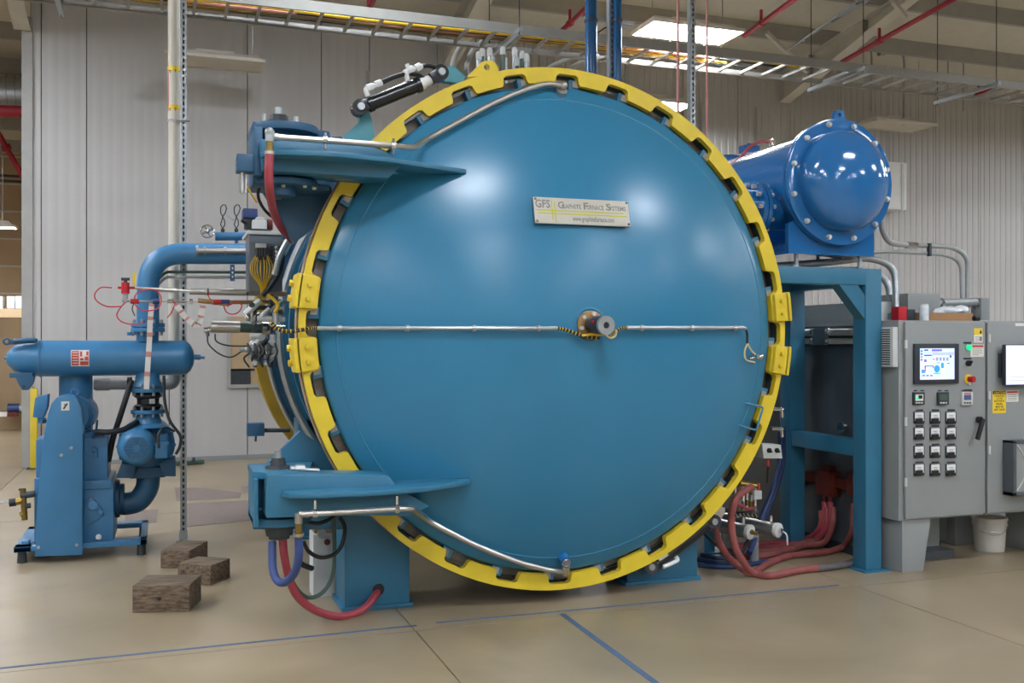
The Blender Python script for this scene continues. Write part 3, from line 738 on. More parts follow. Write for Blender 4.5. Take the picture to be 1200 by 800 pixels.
# its twin under the ring at lower right
m2 = MB().prism([P(745, 662, HY_), P(765, 650, HY_), P(783, 648, HY_), P(778, 664, HY_), P(752, 674, HY_), P(743, 668, HY_)], (0, .05, 0)).build('cylinder_mount', 'darkblue', F_)
h2_ = MB().cyl(P(764, 664, Hc), P(832, 610, Hc), .045, n=16).build('hydraulic_cylinder', 'blackpaint', F_)
for x, y in ((763.5, 664), (837, 611)):
    MB().cyl(P(x, y, Hc - .06), P(x, y, Hc + .06), .048, n=18).build('clevis_end', 'blackpaint', h2_)
for x, y in ((763.5, 664), (837, 611)):
    p0 = P(x, y, Hc - .06); MB().cyl(p0, p0 + V((0, -.015, 0)), .022, n=12).build('clevis_pin', 'zinc', h2_)
MB().cyl(P(772, 656, Hc - .05), P(782, 649, Hc - .05), .012, n=8).tube(bend([P(777, 664, Hc - .04), P(785, 661, Hc - .04), P(795, 656, Hc - .04), P(792, 652, Hc - .04)], .02), .014, 8).build('hose_fitting', 'white', h2_)

# ------------------------------------------------------------------ vacuum pump set on the left
pump = thing('vacuum_pump', 'blue piston vacuum pump with tall belt guard, filter tank and round blower, left of furnace', 'pump', (P(70, 650, 8.3).x, 8.4, 0))
Q = pump
def sc(px, Y): return (P(px + 1, 400, Y) - P(px, 400, Y)).length     # metres per pixel there
YB = 8.08
# base frame: two rails and cross bars on rubber feet
bl, br = P(16, 652, YB), P(172, 641, YB)
bz = P(90, 645, YB).z
base = MB().box((bl.x, YB, .085), (br.x, YB + .12, .125)).box((bl.x, YB + .75, .085), (br.x, YB + .87, .125)).box((bl.x, YB, .085), (bl.x + .12, YB + .87, .125)).box((br.x - .05, YB + .0, .085), (br.x, YB + .87, .125)).box((P(60, 640, YB).x, YB + .1, .09), (P(132, 640, YB).x, YB + .8, .13)).build('base_frame', 'pump', Q, bev=.004)
for x, y in ((bl.x + .05, YB + .05), (br.x - .04, YB + .05), (bl.x + .05, YB + .8), (br.x - .04, YB + .8)):
    MB().cyl((x, y, 0), (x, y, .085), .035, .03, 12).build('rubber_foot', 'iron', base)
MB().pbox(25, 634, 34, 641, YB + .1, YB + .2).build('base_lug', 'pump', base, bev=.004)
# belt guard
YG = 8.02
outline = [(41, 652), (43, 600), (46, 560), (50, 520), (56, 485), (60, 473), (66, 466), (76, 462.5), (84, 464), (91, 469), (95, 478), (97, 500), (96.5, 650)]
g = MB().prism([P(x, y, YG) for x, y in outline], (0, .17, 0)).build('belt_guard', 'pump', Q, bev=.008)
for x, y in ((45, 641), (90, 638), (72, 533), (83.5, 524.5)):
    p = P(x, y, YG); MB().cyl(p + V((0, .01, 0)), p - V((0, .012, 0)), .012, n=8).build('guard_bolt', 'zinc', g)
p = P(76.5, 475.5, YG)
lab = MB().box(p + V((-.028, -.002, -.034)), p + V((.028, .005, .034))).build('label_plate', 'paper', g)
MB().bar(P(74.5, 479, YG) + V((0, -.004, 0)), P(79, 472.5, YG) + V((0, -.004, 0)), .012, .002, (0, 1, 0)).bar(P(75, 474, YG) + V((0, -.004, 0)), P(78, 474, YG) + V((0, -.004, 0)), .008, .002, (0, 1, 0)).build('label_mark', 'ink', lab)
# motor behind the guard top
Ym = 8.2
mc = P(86, 487, Ym); mr = 23 * sc(86, Ym)
mo = MB().lathe([(0, 0), (mr * .8, 0), (mr, .04), (mr, .42), (mr * .8, .46), (0, .46)], mc, (0, 1, 0), 32).build('motor', 'pump', Q)
fins = MB()
for k in range(56):
    a = math.radians(-30 + 240 * k / 25)
    d = V((math.cos(a), 0, math.sin(a)))
    MB().bar(mc + d * mr * .95 + V((0, .06, 0)), mc + d * mr * .95 + V((0, .4, 0)), .05, .009, (-d.z, 0, d.x)).build('cooling_fin', 'pump', mo)
e = P(87.5, 460, Ym); MB().lathe([(.026 + .009 * math.cos(t), .009 * math.sin(t)) for t in [k * PI / 4 for k in range(8)]], e, (0, 1, 0), 16, closed=True).cyl(e - V((0, 0, .06)), e - V((0, 0, .03)), .012, n=8).build('lifting_ring', 'pump', mo)
MB().prism([P(x, y, 8.12) for x, y in ((38, 489), (41, 466), (46, 464), (56, 462), (55, 478), (50, 490))], (0, .16, 0)).cyl(P(49, 489, 8.18), P(49, 496, 8.18), .03, n=10).build('terminal_box', 'pump', mo, bev=.008)
MB().cyl(P(50, 494, 8.14), P(57, 493, 8.14), .012, n=8).build('cable_gland', 'black', mo)
# pump casing behind and to the right of the guard
b1 = MB().pbox(42, 515, 60, 648, 8.3, 8.8).pbox(40, 560, 56, 652, 8.25, 8.8).pbox(90, 512, 126, 575, 8.22, 8.75).pbox(92, 567, 133, 640, 8.16, 8.8).pbox(90, 563, 131, 573, 8.14, 8.8).build('pump_casing', 'pump', Q, bev=.008)
for x, y in ((103, 515), (115, 511)):
    MB().cyl(P(x, y, 8.3), P(x, y - 8, 8.3), .05, n=12).build('valve_cap', 'pump', b1, bev=.004)
for x, y in ((108, 520), (113, 520), (119, 520)):
    MB().cyl(P(x, y, 8.22), P(x, y, 8.19), .014, n=6).build('bolt', 'pump', b1)
MB().prism([P(x, y, 8.14) for x, y in ((99, 586), (108, 582), (114, 590), (119, 595), (122, 604), (110, 612), (97, 618))], (0, .05, 0)).build('side_cover', 'pump', b1, bev=.012)
MB().cyl(P(109, 592, 8.15), P(109, 592, 8.10), .035, n=12).cyl(P(118, 600, 8.15), P(118, 600, 8.11), .02, n=10).build('cover_boss', 'pump', b1, bev=.004)
MB().cyl(P(115.5, 629, 8.17), P(115.5, 629, 8.13), .022, n=10).build('drain_plug', 'zinc', b1)
MB().cyl(P(113, 503, 8.25), P(114, 492, 8.25), .008, n=8).cyl(P(108, 512, 8.2), P(117, 508, 8.2), .012, n=8).cyl(P(114, 503, 8.25), P(114, 520, 8.25), .022, n=8).build('oil_valve', 'darkblue', b1)
MB().cyl(P(108, 527, 8.2), P(112, 527, 8.2), .02, n=8).cyl(P(112, 525, 8.2), P(113, 536, 8.2), .014, n=8).build('gas_ballast', 'pump', b1)
# water valve cluster left of the casing
w = MB().cyl(P(41, 578, 8.2), P(24, 581, 8.2), .025, n=10).cyl(P(36, 592, 8.2), P(26, 593, 8.2), .02, n=10).build('valve_pipe', 'iron', Q)
MB().cyl(P(27, 573, 8.2), P(29, 609, 8.2), .022, n=10).cyl(P(24, 603, 8.2), P(30, 600, 8.2), .02, n=10).build('brass_tee', 'brass', w)
MB().cyl(P(26, 586, 8.2), P(18, 588, 8.2), .028, n=10).build('brass_valve', 'brass', w)
MB().cyl(P(19, 588, 8.2), P(11, 589, 8.2), .03, n=10).build('black_coupling', 'black', w)
MB().cyl(P(25, 577, 8.2), P(25, 573, 8.2), .01, n=8).bar(P(22, 573.5, 8.2), P(30, 573, 8.2), .02, .015).build('valve_lever', 'iron', w)
MB().tube(spl([P(11, 589, 8.2), P(4, 588, 8.2), P(-6, 591, 8.2)]), .008, 6).build('thin_line', 'zinc', w)
# the separator riser and tank on top
YT = 8.35
rs = 21 * sc(88, 8.5)
MB().cyl(P(89, 560, 8.5), P(89, 440, 8.5), rs * .95, n=28).build('riser', 'pump', Q)
tc_, tr = P(120, 419.5, YT), 22.5 * sc(110, YT)
xa, xb = P(47, 419, YT).x, P(214, 419, YT).x
tank = MB().lathe([(0, -.235), (tr * .35, -.225), (tr * .7, -.18), (tr * .92, -.10), (tr, 0), (tr, xb - xa), (tr * .95, xb - xa + .03), (tr * .78, xb - xa + .06), (tr * .4, xb - xa + .085), (0, xb - xa + .09)], V((xa, YT, tc_.z)), (1, 0, 0), 40).build('filter_tank', 'pump', Q)
MB().lathe([(tr, 0), (tr + .006, .002), (tr + .006, .014), (tr, .016)], V((xa - .002, YT, tc_.z)), (1, 0, 0), 40).build('weld_seam', 'pump', tank)
MB().cyl(P(224, 418, YT), P(235, 418.5, YT), .022, n=12).cyl(P(233, 418.5, YT), P(240, 419, YT), .012, n=10).build('end_nozzle', 'pump', tank)
MB().bar(P(10, 401, YT - .1), P(44, 399, YT - .1), .05, .035).cyl(P(16, 399.5, YT - .13), P(41, 398, YT - .13), .018, n=8).build('clamp_bar', 'darkblue', tank, bev=.004)
e = P(8, 400, YT - .1); MB().lathe([(.022 + .007 * math.cos(t), .007 * math.sin(t)) for t in [k * PI / 4 for k in range(8)]], e, (0, 1, 0), 14, closed=True).build('eye_bolt', 'darkblue', tank)
MB().prism([P(x, y, YT - .2) for x, y in ((18, 442), (40, 441), (38, 449), (32, 457), (26, 457), (21, 449))], (0, .10, 0)).box(P(11, 437, YT - .2), P(41, 441.5, YT - .05)).build('lug_plate', 'darkblue', tank, bev=.004)
MB().cyl(P(28, 453, YT - .2), P(28, 453, YT - .21), .012, n=10).build('lug_hole', 'iron', tank)
MB().cyl(P(9, 419, YT), P(5, 419.5, YT), .01, n=8).build('end_pin', 'pump', tank)
# red and white label on the curved tank
lm = MB()
def ontank(x, z): dz = z - tc_.z; return V((x, YT - math.sqrt(max(0, (tr + .003) ** 2 - dz * dz)), z))
lx0, lx1 = P(83, 419, YT - tr).x, P(104.5, 419, YT - tr).x; lz0, lz1 = P(93, 429, YT - tr).z, P(93, 410, YT - tr).z
def curved(x0, x1, z0, z1, name, m, par, off=0.0):
    b = MB(); n = 5; r = []
    for i in range(n + 1):
        z = z0 + (z1 - z0) * i / n; p, q = ontank(x0, z), ontank(x1, z); p.y -= off; q.y -= off; r += [p, q]
    b.add(r, [(2 * i, 2 * i + 1, 2 * i + 3, 2 * i + 2) for i in range(n)]); return b.build(name, m, par)
lb = curved(lx0, lx1, lz0, lz1, 'tank_label', 'paper', tank)
W_, H_ = lx1 - lx0, lz1 - lz0
for u0, u1, v0, v1 in ((.04, .44, .06, .94), (.5, .96, .06, .3), (.5, .7, .36, .5), (.76, .96, .36, .6), (.5, .62, .6, .92), (.84, .96, .66, .92)):
    curved(lx0 + W_ * u0, lx0 + W_ * u1, lz0 + H_ * v0, lz0 + H_ * v1, 'label_print', 'labelred', tank, .0012)
for v in (.2, .36, .52, .68, .84):
    curved(lx0 + W_ * .08, lx0 + W_ * .4, lz0 + H_ * (v - .02), lz0 + H_ * (v + .02), 'label_print', 'paper', tank, .002)
# flanged branch through the tank up to the big elbow
YF = 8.35
def flange(px, py, hw, hh, parent, name='flange', nb=8, m='pump', Y=YF):
    c = P(px, py, Y); r = hw * sc(px, Y); t = hh * sc(px, Y)
    o = MB().cyl(c - V((0, 0, t)), c + V((0, 0, t)), r, n=32).build(name, m, parent, bev=.003)
    for k in range(nb):
        a = 2 * PI * (k + .5) / nb; p = c + V((math.cos(a) * r * .86, math.sin(a) * r * .86, 0))
        MB().cyl(p - V((0, 0, t + .028)), p + V((0, 0, t + .028)), .013, n=6).build('bolt', 'zinc', o)
    return o
MB().cyl(P(173, 400, YF), P(173, 378, YF), 13.2 * sc(173, YF), n=28).build('branch_pipe', 'pump', Q)
flange(173.5, 381, 20, 2.6, Q); flange(173.5, 386.5, 20, 2.4, Q)
MB().cyl(P(157, 392, YF - .1), P(152, 391, YF - .1), .012, n=8).cyl(P(152, 389, YF - .1), P(152, 393, YF - .1), .02, n=8).build('side_cock', 'pump', Q)
MB().lathe([(14.2 * sc(173, YF), 0), (14.5 * sc(173, YF), .06), (19 * sc(173, YF), .11)], P(173, 436, YF), (0, 0, -1), 28).build('lower_branch', 'pump', Q)
flange(173.5, 456.5, 20.5, 2.6, Q); flange(173.5, 482, 20.5, 2.2, Q, nb=8)
r0 = 13 * sc(173, YF); c = P(173.5, 469.5, YF)
MB().lathe([(r0, -.07), (r0 * 1.25, -.05), (r0 * 1.28, -.035), (r0 * 1.0, -.02), (r0, 0), (r0 * 1.02, .02), (r0 * 1.28, .035), (r0 * 1.25, .05), (r0, .07)], c, (0, 0, 1), 28).build('rubber_bellows', 'black', Q)
p = c + V((.03, -r0 * 1.02, 0)); MB().box(p + V((-.02, -.01, -.018)), p + V((.022, .02, .02))).build('bellows_label', 'greypvc', Q)
# blower
YW = 8.3
MB().lathe([(r0 * 1.02, 0), (r0 * 1.3, .07), (r0 * 2, .10)], P(173.5, 485, YF), (0, 0, -1), 24).build('blower_neck', 'pump', Q)
bc = P(171.5, 522, YW + .12); r1 = 34 * sc(171, YW + .12)
bw = MB().lathe([(0, -.03), (r1 * .75, -.03), (r1 * .96, .0), (r1, .03), (r1, .30), (r1 * .9, .34), (0, .34)], bc, (0, 1, 0), 40).build('blower_casing', 'pump', Q, ang=45)
for k in range(14):
    a = 2 * PI * k / 14; p = bc + V((math.cos(a) * r1 * .97, -.02, math.sin(a) * r1 * .97))
    MB().cyl(p, p + V((0, .05, 0)), .016, n=6).build('casing_bolt', 'pump', bw)
mcc = P(160, 525, YW - .28); r2 = 23.5 * sc(160, YW - .28)
bm_ = MB().lathe([(0, .0), (r2 * .62, .0), (r2 * .72, .004), (r2 * .9, .03), (r2, .09), (r2, .40), (0, .40)], mcc, (0, 1, 0), 36).build('blower_motor', 'pump', Q, ang=50)
MB().cyl(mcc + V((0, .003, 0)), mcc - V((0, .004, 0)), r2 * .66, n=6).build('fan_grille', 'darkblue', bm_)
MB().cyl(mcc + V((0, .003, 0)), mcc - V((0, .009, 0)), r2 * .2, n=6).build('grille_hub', 'pump', bm_)
for k in range(6):
    a = k * PI / 3; d = V((math.cos(a), 0, math.sin(a)))
    MB().bar(mcc + d * r2 * .2 - V((0, .006, 0)), mcc + d * r2 * .64 - V((0, .006, 0)), .005, .006, (0, 1, 0)).build('grille_spoke', 'pump', bm_)
grid = MB()
for k in range(-9, 10):
    z = mcc.z + k * r2 * .066; half = max(0, r2 * .62 - abs(z - mcc.z) / math.sqrt(3))
    grid.box((mcc.x - half, mcc.y - .006, z - .0015), (mcc.x + half, mcc.y - .003, z + .0015))
grid.build('grille_wire', 'pump', bm_, kind='stuff')
p = P(189, 528, YW - .2)
MB().box(p + V((-.045, -.04, -.055)), p + V((.045, .09, .045))).box(p + V((-.055, -.05, .045)), p + V((.055, .09, .062))).build('junction_box', 'pump', bm_, bev=.004)
MB().pbox(186, 508, 197, 522, YW, YW + .1).build('gear_cover', 'pump', bw, bev=.02)
for q_ in (((136, 560), (142, 543), (160, 545), (155, 560)), ((186, 543), (206, 538), (206, 558), (193, 558))):
    MB().prism([P(x, y, YW) for x, y in q_], (0, .3, 0)).build('blower_foot', 'darkblue', bw, bev=.004)
MB().pbox(152, 548, 194, 560, YW + .08, YW + .36).build('blower_outlet', 'darkblue', bw, bev=.006)
el = [P(174, 556, YW + .22), P(172, 572, YW + .22), P(162, 586, YW + .22), P(148, 590, YW + .22), P(140, 589, YW + .22)]
MB().tube(spl(el, 6), 14.0 * sc(170, YW + .22), 24).build('discharge_elbow', 'darkblue', Q)
c = P(138, 584, YW + .2)
for dx, rr_ in ((-.05, .14), (-.015, .15), (.02, .12)):
    MB().cyl(c + V((dx, 0, 0)), c + V((dx + .03, 0, 0)), rr_, n=28).build('inlet_flange', 'darkblue', Q, bev=.003)
# hoses and exhaust
MB().cyl(P(110, 450, 8.55), P(149, 450, 8.55), .045, n=18).cyl(P(112, 450, 8.55), P(129, 450, 8.55), .052, n=18).build('exhaust_stub', 'greypvc', Q)
MB().cyl(P(149, 450, 8.55), P(155, 450, 8.55), .06, n=16).build('exhaust_clamp', 'black', Q)
hose([P(154, 446, 8.3), P(149, 462, 8.25), P(140, 490, 8.25), P(132, 515, 8.3), P(127, 540, 8.35)], .022, 'black', 'rubber_hose', Q, 10)
hose([P(112, 506, 8.15), P(128, 506, 8.12), P(145, 503, 8.15), P(161, 494, 8.25)], .022, 'black', 'rubber_hose', Q, 10)
hose([P(192, 440, 8.2), P(193, 470, 8.2), P(199, 493, 8.2), P(211, 510, 8.2), P(211, 522, 8.2), P(206, 532, 8.2)], .012, 'iron', 'flex_conduit', Q)
hose([P(186, 525, 8.05), P(186, 508, 8.05), P(194, 501, 8.1), P(204, 505, 8.2)], .010, 'iron', 'flex_conduit', Q)

# big suction pipe from the tank to the furnace
big = thing('suction_pipe', 'thick blue suction pipe bending from the pump tank over to the furnace', 'pipe', P(173, 376, YF))
rp = 13.3 * sc(173, YF)
bend1 = bend([P(173.5, 379, YF), P(173.5, 297, YF), P(300, 297.5, YF), P(332, 298, YF)], .36, 12)
MB().tube(bend1, rp, 28).build('pipe', 'pump', big)
pb = MB().cyl(P(231, 293.5, YF - .11), P(292, 294, YF - .11), .022, n=12).build('sensor_tube', 'steel', big)
for x in (231, 240, 264):
    MB().cyl(P(x - 1.5, 293.5, YF - .11), P(x + 1.5, 293.5, YF - .11), .042 if x < 235 else .032, n=12).build('tube_collar', 'zinc', pb)
MB().pbox(270, 310, 275, 329, YF - .1, YF - .06).build('slotted_hanger', 'darkblue', big)
for y in (314, 319, 324):
    MB().pbox(271.7, y - 1, 273.3, y + 1.4, YF - .105, YF - .099).build('hanger_hole', 'paper', big)
for y, r, m, x0 in ((318.5, .012, 'greencyl', 186), (324.5, .012, 'zinc', 186)):
    MB().tube(bend([P(x0, y + 8, YF + .05), P(x0 + 8, y, YF + .05), P(291, y + .5, YF + .05)], .06), r, 8).build('small_line', m, big)
hd = thing('vent_pipe', 'slim blue pipe with round gauge end and two chain hooks behind the suction pipe', 'pipe', P(275, 277, 8.6))
MB().cyl(P(252, 277, 8.6), P(335, 276, 8.6), 5.2 * sc(260, 8.6), n=18).build('pipe', 'pump', hd)
c = P(243, 271, 8.55)
MB().lathe([(.052 + .006 * math.cos(t), .006 * math.sin(t)) for t in [k * PI / 4 for k in range(8)]], c, (0, 1, 0), 24, closed=True).build('gauge_rim', 'chrome', hd)
for k in range(4):
    a = k * PI / 2 + .5; MB().cyl(c, c + V((math.cos(a) * .05, 0, math.sin(a) * .05)), .009, n=8).build('rim_spoke', 'chrome', hd)
MB().ball(c, .02).build('rim_hub', 'chrome', hd)
MB().cyl(P(277, 280, 8.6), P(277, 292, 8.6), .015, n=8).build('support_stub', 'pump', hd)
for x in (261, 277):
    ch = MB().cyl(P(x, 274, 8.6), P(x, 268, 8.6), .016, n=8).tube([P(x + dx, y, 8.6) for dx, y in ((0, 268), (-2.5, 263), (-1, 258), (0, 254), (-2.5, 249), (-2.5, 243), (0, 240), (3, 240), (4.5, 244), (3, 249), (0, 254), (2, 258), (2.5, 263), (0, 268))], .005, 6).build('chain_hook', 'iron', hd)
MB().tube(spl([P(264, 250, 8.6), P(272, 257, 8.6), P(284, 258, 8.6)]), .004, 5).build('tether', 'zinc', hd)

# gauges and pipes between pump and furnace
probe = thing('long_probe', 'long silver probe rod pointing left out of the furnace side with red valve head', 'probe', P(200, 340, 7.2))
YP = 7.2
MB().cyl(P(222, 341, YP), P(306, 343, YP), 4.2 * sc(260, YP), n=14).build('sleeve', 'steel', probe)
MB().cyl(P(306, 343, YP), P(335, 344, YP), 3.8 * sc(300, YP), n=14).build('sleeve_end', 'primer', probe)
MB().cyl(P(158, 337, YP), P(224, 341, YP), 1.6 * sc(200, YP), n=10).cyl(P(186, 339, YP), P(206, 340, YP), 2.6 * sc(200, YP), n=10).build('rod', 'steel', probe)
for x in (243, 289):
    MB().cyl(P(x, 342, YP), P(x + 1.5, 342, YP), 4.8 * sc(250, YP), n=14).build('band', 'black', probe)
MB().cyl(P(147, 331, YP), P(147, 344, YP), 5 * sc(147, YP), n=14).cyl(P(138, 337, YP), P(158, 337, YP), 1.6 * sc(147, YP), n=8).build('red_valve', 'red', probe)
MB().cyl(P(142, 327, YP), P(152, 327, YP), .01, n=8).cyl(P(147, 326, YP), P(147, 332, YP), .012, n=8).build('valve_handle', 'iron', probe)
MB().cyl(P(147, 344, YP), P(147, 354, YP), .016, n=8).cyl(P(143, 352, YP), P(151, 352, YP), .014, n=8).build('valve_stem', 'zinc', probe)
MB().pbox(155.5, 319, 159, 334, YP, YP + .01).build('yellow_tag', 'ygloss', probe)
p2 = thing('thermocouple_probe', 'thin lance with red and blue fittings just below the long silver probe', 'probe', P(230, 354, YP))
MB().cyl(P(150, 353, YP), P(258, 353, YP), 1.2 * sc(200, YP), n=8).build('rod', 'steel', p2)
MB().cyl(P(232, 352, YP), P(268, 356, YP), 3 * sc(250, YP), n=10).cyl(P(268, 354, YP), P(335, 354, YP), 2.6 * sc(250, YP), n=10).build('brass_body', 'bronze', p2)
MB().cyl(P(153, 353, YP), P(163, 353, YP), .018, n=10).cyl(P(250, 354, YP), P(259, 354, YP), .02, n=10).build('red_fitting', 'red', p2)
MB().cyl(P(179, 353, YP), P(187, 353, YP), .02, n=10).cyl(P(259, 354, YP), P(269, 354, YP), .02, n=10).build('blue_fitting', 'bluehose', p2)
MB().cyl(P(196, 353, YP), P(204, 353, YP), .013, n=8).cyl(P(222, 353, YP), P(226, 353, YP), .018, n=8).build('rod_nut', 'chrome', p2)
wl = thing('red_wire_coil', 'loose loops of thin red wire hanging round the silver probe and lance', 'wire', P(170, 350, YP))
for pts in ([(131, 337), (118, 337), (111, 345), (114, 353), (126, 359), (143, 359)], [(147, 354), (140, 362), (137, 370), (143, 377), (156, 380), (170, 378)],
            [(157, 352), (160, 344), (172, 339), (184, 341), (189, 350), (186, 360), (175, 364), (163, 362), (157, 354)], [(204, 354), (210, 362), (216, 370), (222, 377)],
            [(243, 342), (246, 350), (252, 352)], [(262, 358), (266, 366), (274, 368), (281, 364), (283, 357), (275, 355), (266, 359)], [(205, 356), (201, 366), (196, 372)]):
    hose([P(x, y, YP - .05) for x, y in pts], .0048, 'redwire', 'wire_loop', wl, 6)
hose([P(x, y, YP - .04) for x, y in ((157, 355), (155, 362), (158, 370))], .004, 'black', 'black_wire', wl, 6)
fb = thing('striped_tape', 'long red and white striped tape hanging down in front of the blue tank', 'tape', P(174, 400, YT - .2))
def ribbon(pts, w, Y, name, parent):
    c = spl([P(x, y, Y) for x, y in pts], 5); n = len(c); ws = w
    for i in range(n - 1):
        a, b = c[i], c[i + 1]
        d = (b - a).normalized(); s_ = d.cross(V((0, 1, 0))).normalized() * w / 2
        MB().prism([a - s_, a + s_, b + s_, b - s_], (0, .0015, 0)).build(name + ('_red' if i % 4 == 0 else '_white'), 'pink' if i % 4 == 0 else 'paper', parent)
ribbon([(178, 355), (176, 375), (175, 400), (173, 430), (171.5, 456)], .040, YT - .22, 'tape', fb)
fb2 = thing('striped_tape', 'short folded red and white striped tape hanging under the lance', 'tape', P(225, 370, YP - .05))
ribbon([(206, 356), (213, 366), (222, 376), (231, 381), (235, 372), (238, 358)], .04, YP - .06, 'tape', fb2)
ga = thing('vacuum_gauge', 'silver and dark green cylinder gauge pointing left below the lance, with thin cables', 'gauge', P(280, 383, YP))
MB().cyl(P(247, 382.5, YP), P(281, 383, YP), 7.4 * sc(270, YP), n=20).build('silver_body', 'steel', ga)
MB().cyl(P(281, 383, YP), P(307, 384, YP), 6.6 * sc(290, YP), n=20).build('green_body', 'greencyl', ga)
MB().cyl(P(307, 384, YP), P(318, 384, YP), 7.6 * sc(300, YP), n=20).cyl(P(318, 384, YP), P(334, 384, YP), 3 * sc(300, YP), n=14).build('end_collar', 'chrome', ga)
MB().cyl(P(239, 387, YP), P(247, 386, YP), 3.6 * sc(240, YP), n=12).cyl(P(243, 388, YP), P(243.5, 394, YP), .012, n=8).build('connector', 'chrome', ga)
hose([P(243, 394, YP), P(245, 404, YP), P(258, 415, YP), P(272, 418, YP), P(288, 408, YP)], .006, 'iron', 'cable', ga, 6)
hose([P(252, 391, YP), P(254, 400, YP), P(270, 405, YP), P(308, 405, YP)], .006, 'iron', 'cable', ga, 6)
# control box on the side of the furnace
cb = thing('junction_cabinet', 'grey wiring box with a fan of yellow cables on the furnace side', 'control box', P(315, 300, 6.9))
YC = 6.9
MB().pbox(292, 274, 331, 341, YC, YC + .3).build('box', 'cabdark', cb, bev=.004)
MB().pbox(290, 270.5, 333, 274.5, YC - .02, YC + .45).build('box_lid', 'lightgrey', cb, bev=.003)
MB().pbox(300, 285, 312, 290, YC - .05, YC).build('socket_row', 'lightgrey', cb)
for i in range(4):
    MB().cyl(P(301.5 + i * 3, 287, YC - .03), P(301.5 + i * 3, 301 + i % 2 * 3, YC - .05), .010, n=8).build('cable_plug', 'black', cb)
for t in (-1, -.82, -.62, -.4, -.1, .25, .5, .75, 1):
    hose([P(306.5 + t * 4, 296, YC - .04), P(306.5 + t * 12, 308, YC - .05), P(306.5 + t * 12, 320, YC - .06), P(308 + t * 4, 334, YC - .05), P(309 + t * 3, 345, YC - .03)], .0034, 'wire', 'yellow_cable', cb, 6)
for j in range(2):
    for i in range(5):
        MB().cyl(P(318 + j * 6, 290 + i * 4.5, YC), P(318 + j * 6, 290 + i * 4.5, YC - .05), .012, n=8).build('cable_gland', 'white' if j else 'black', cb)
hose([P(326, 290, YC - .05), P(331, 300, YC - .08), P(328, 316, YC - .08), P(318, 334, YC - .08), P(308, 346, YC - .05)], .018, 'black', 'black_cable', cb, 8)
hose([P(345, 262, YC - .1), P(338, 280, YC - .12), P(328, 300, YC - .12), P(322, 322, YC - .1)], .022, 'zinc', 'grey_conduit', cb, 8)
hose([P(313, 346, YC - .15), P(320, 350, YC - .16), P(326, 358, YC - .16), P(322, 366, YC - .14)], .012, 'wire', 'yellow_cable', cb, 8)
va = thing('solenoid_valve', 'small white and grey valve with blue actuator cap on top of the wiring box', 'valve', P(302, 268, YC + .1))
MB().pbox(285, 244, 302, 255, YC + .1, YC + .25).build('actuator_cap', 'bluehose', va, bev=.006)
MB().pbox(287, 255, 300, 268, YC + .12, YC + .22).build('neck', 'iron', va, bev=.01)
MB().pbox(296, 257, 313, 270, YC + .04, YC + .16).pbox(300, 254, 310, 258, YC + .05, YC + .14).build('white_body', 'white', va, bev=.012)
MB().cyl(P(313, 263, YC + .1), P(319, 263, YC + .1), .04, n=14).build('red_coil', 'copper', va)
MB().pbox(293, 268, 318, 271, YC + .04, YC + .2).build('foot', 'iron', va)
MB().cyl(P(283, 258, YC + .12), P(289, 262, YC + .12), .012, n=8).build('cable_gland', 'black', va)
# cluster of small valves below the boxes
rnd = random.Random(3)
mf = thing('valve_manifold', 'cluster of small chrome fittings and dark valves on the furnace side below the wiring box', 'valve', P(305, 375, 6.95))
MB().pbox(294, 358, 330, 363, 7.03, 7.06).pbox(297, 363, 301, 430, 7.03, 7.06).pbox(317, 345, 320, 430, 7.03, 7.06).build('bracket', 'iron', mf)
for i in range(56):
    x, y = 290 + rnd.random() * 40, 357 + rnd.random() * 68
    if 376 < y < 394: continue
    if y > 395: x = 288 + rnd.random() * 34
    p = P(x, y, 6.9 + rnd.random() * .08); d = V((rnd.choice((0, 1)), 0, rnd.choice((0, 1)))) * (.02 + .03 * rnd.random())
    if d.length < .01: d = V((0, -.03, 0))
    MB().cyl(p - d, p + d, .014 + .010 * rnd.random(), n=8).ball(p, .02).build('fitting', rnd.choice(('chrome', 'zinc', 'bolt', 'bolt', 'zinc', 'iron')), mf)
for i in range(5):
    x = 290 + i * 8
    hose([P(x, 402, 6.9), P(x + 3, 412, 6.88), P(x - 4 + i, 420, 6.9), P(x + 2, 430, 6.92)], .007, 'iron', 'thin_line', mf, 6)
sm = thing('limit_switch', 'small dark box on a rod sticking out of the furnace side above the lower hinge', 'switch', P(300, 504, 7.0))
MB().pbox(290, 496, 310, 511, 7.0, 7.1).build('box', 'darkblue', sm, bev=.005)
MB().cyl(P(310, 504, 7.04), P(340, 504, 7.04), .015, n=8).build('rod', 'iron', sm)
MB().cyl(P(300, 511, 7.04), P(299.5, 517, 7.04), .008, n=6).build('pin', 'iron', sm)

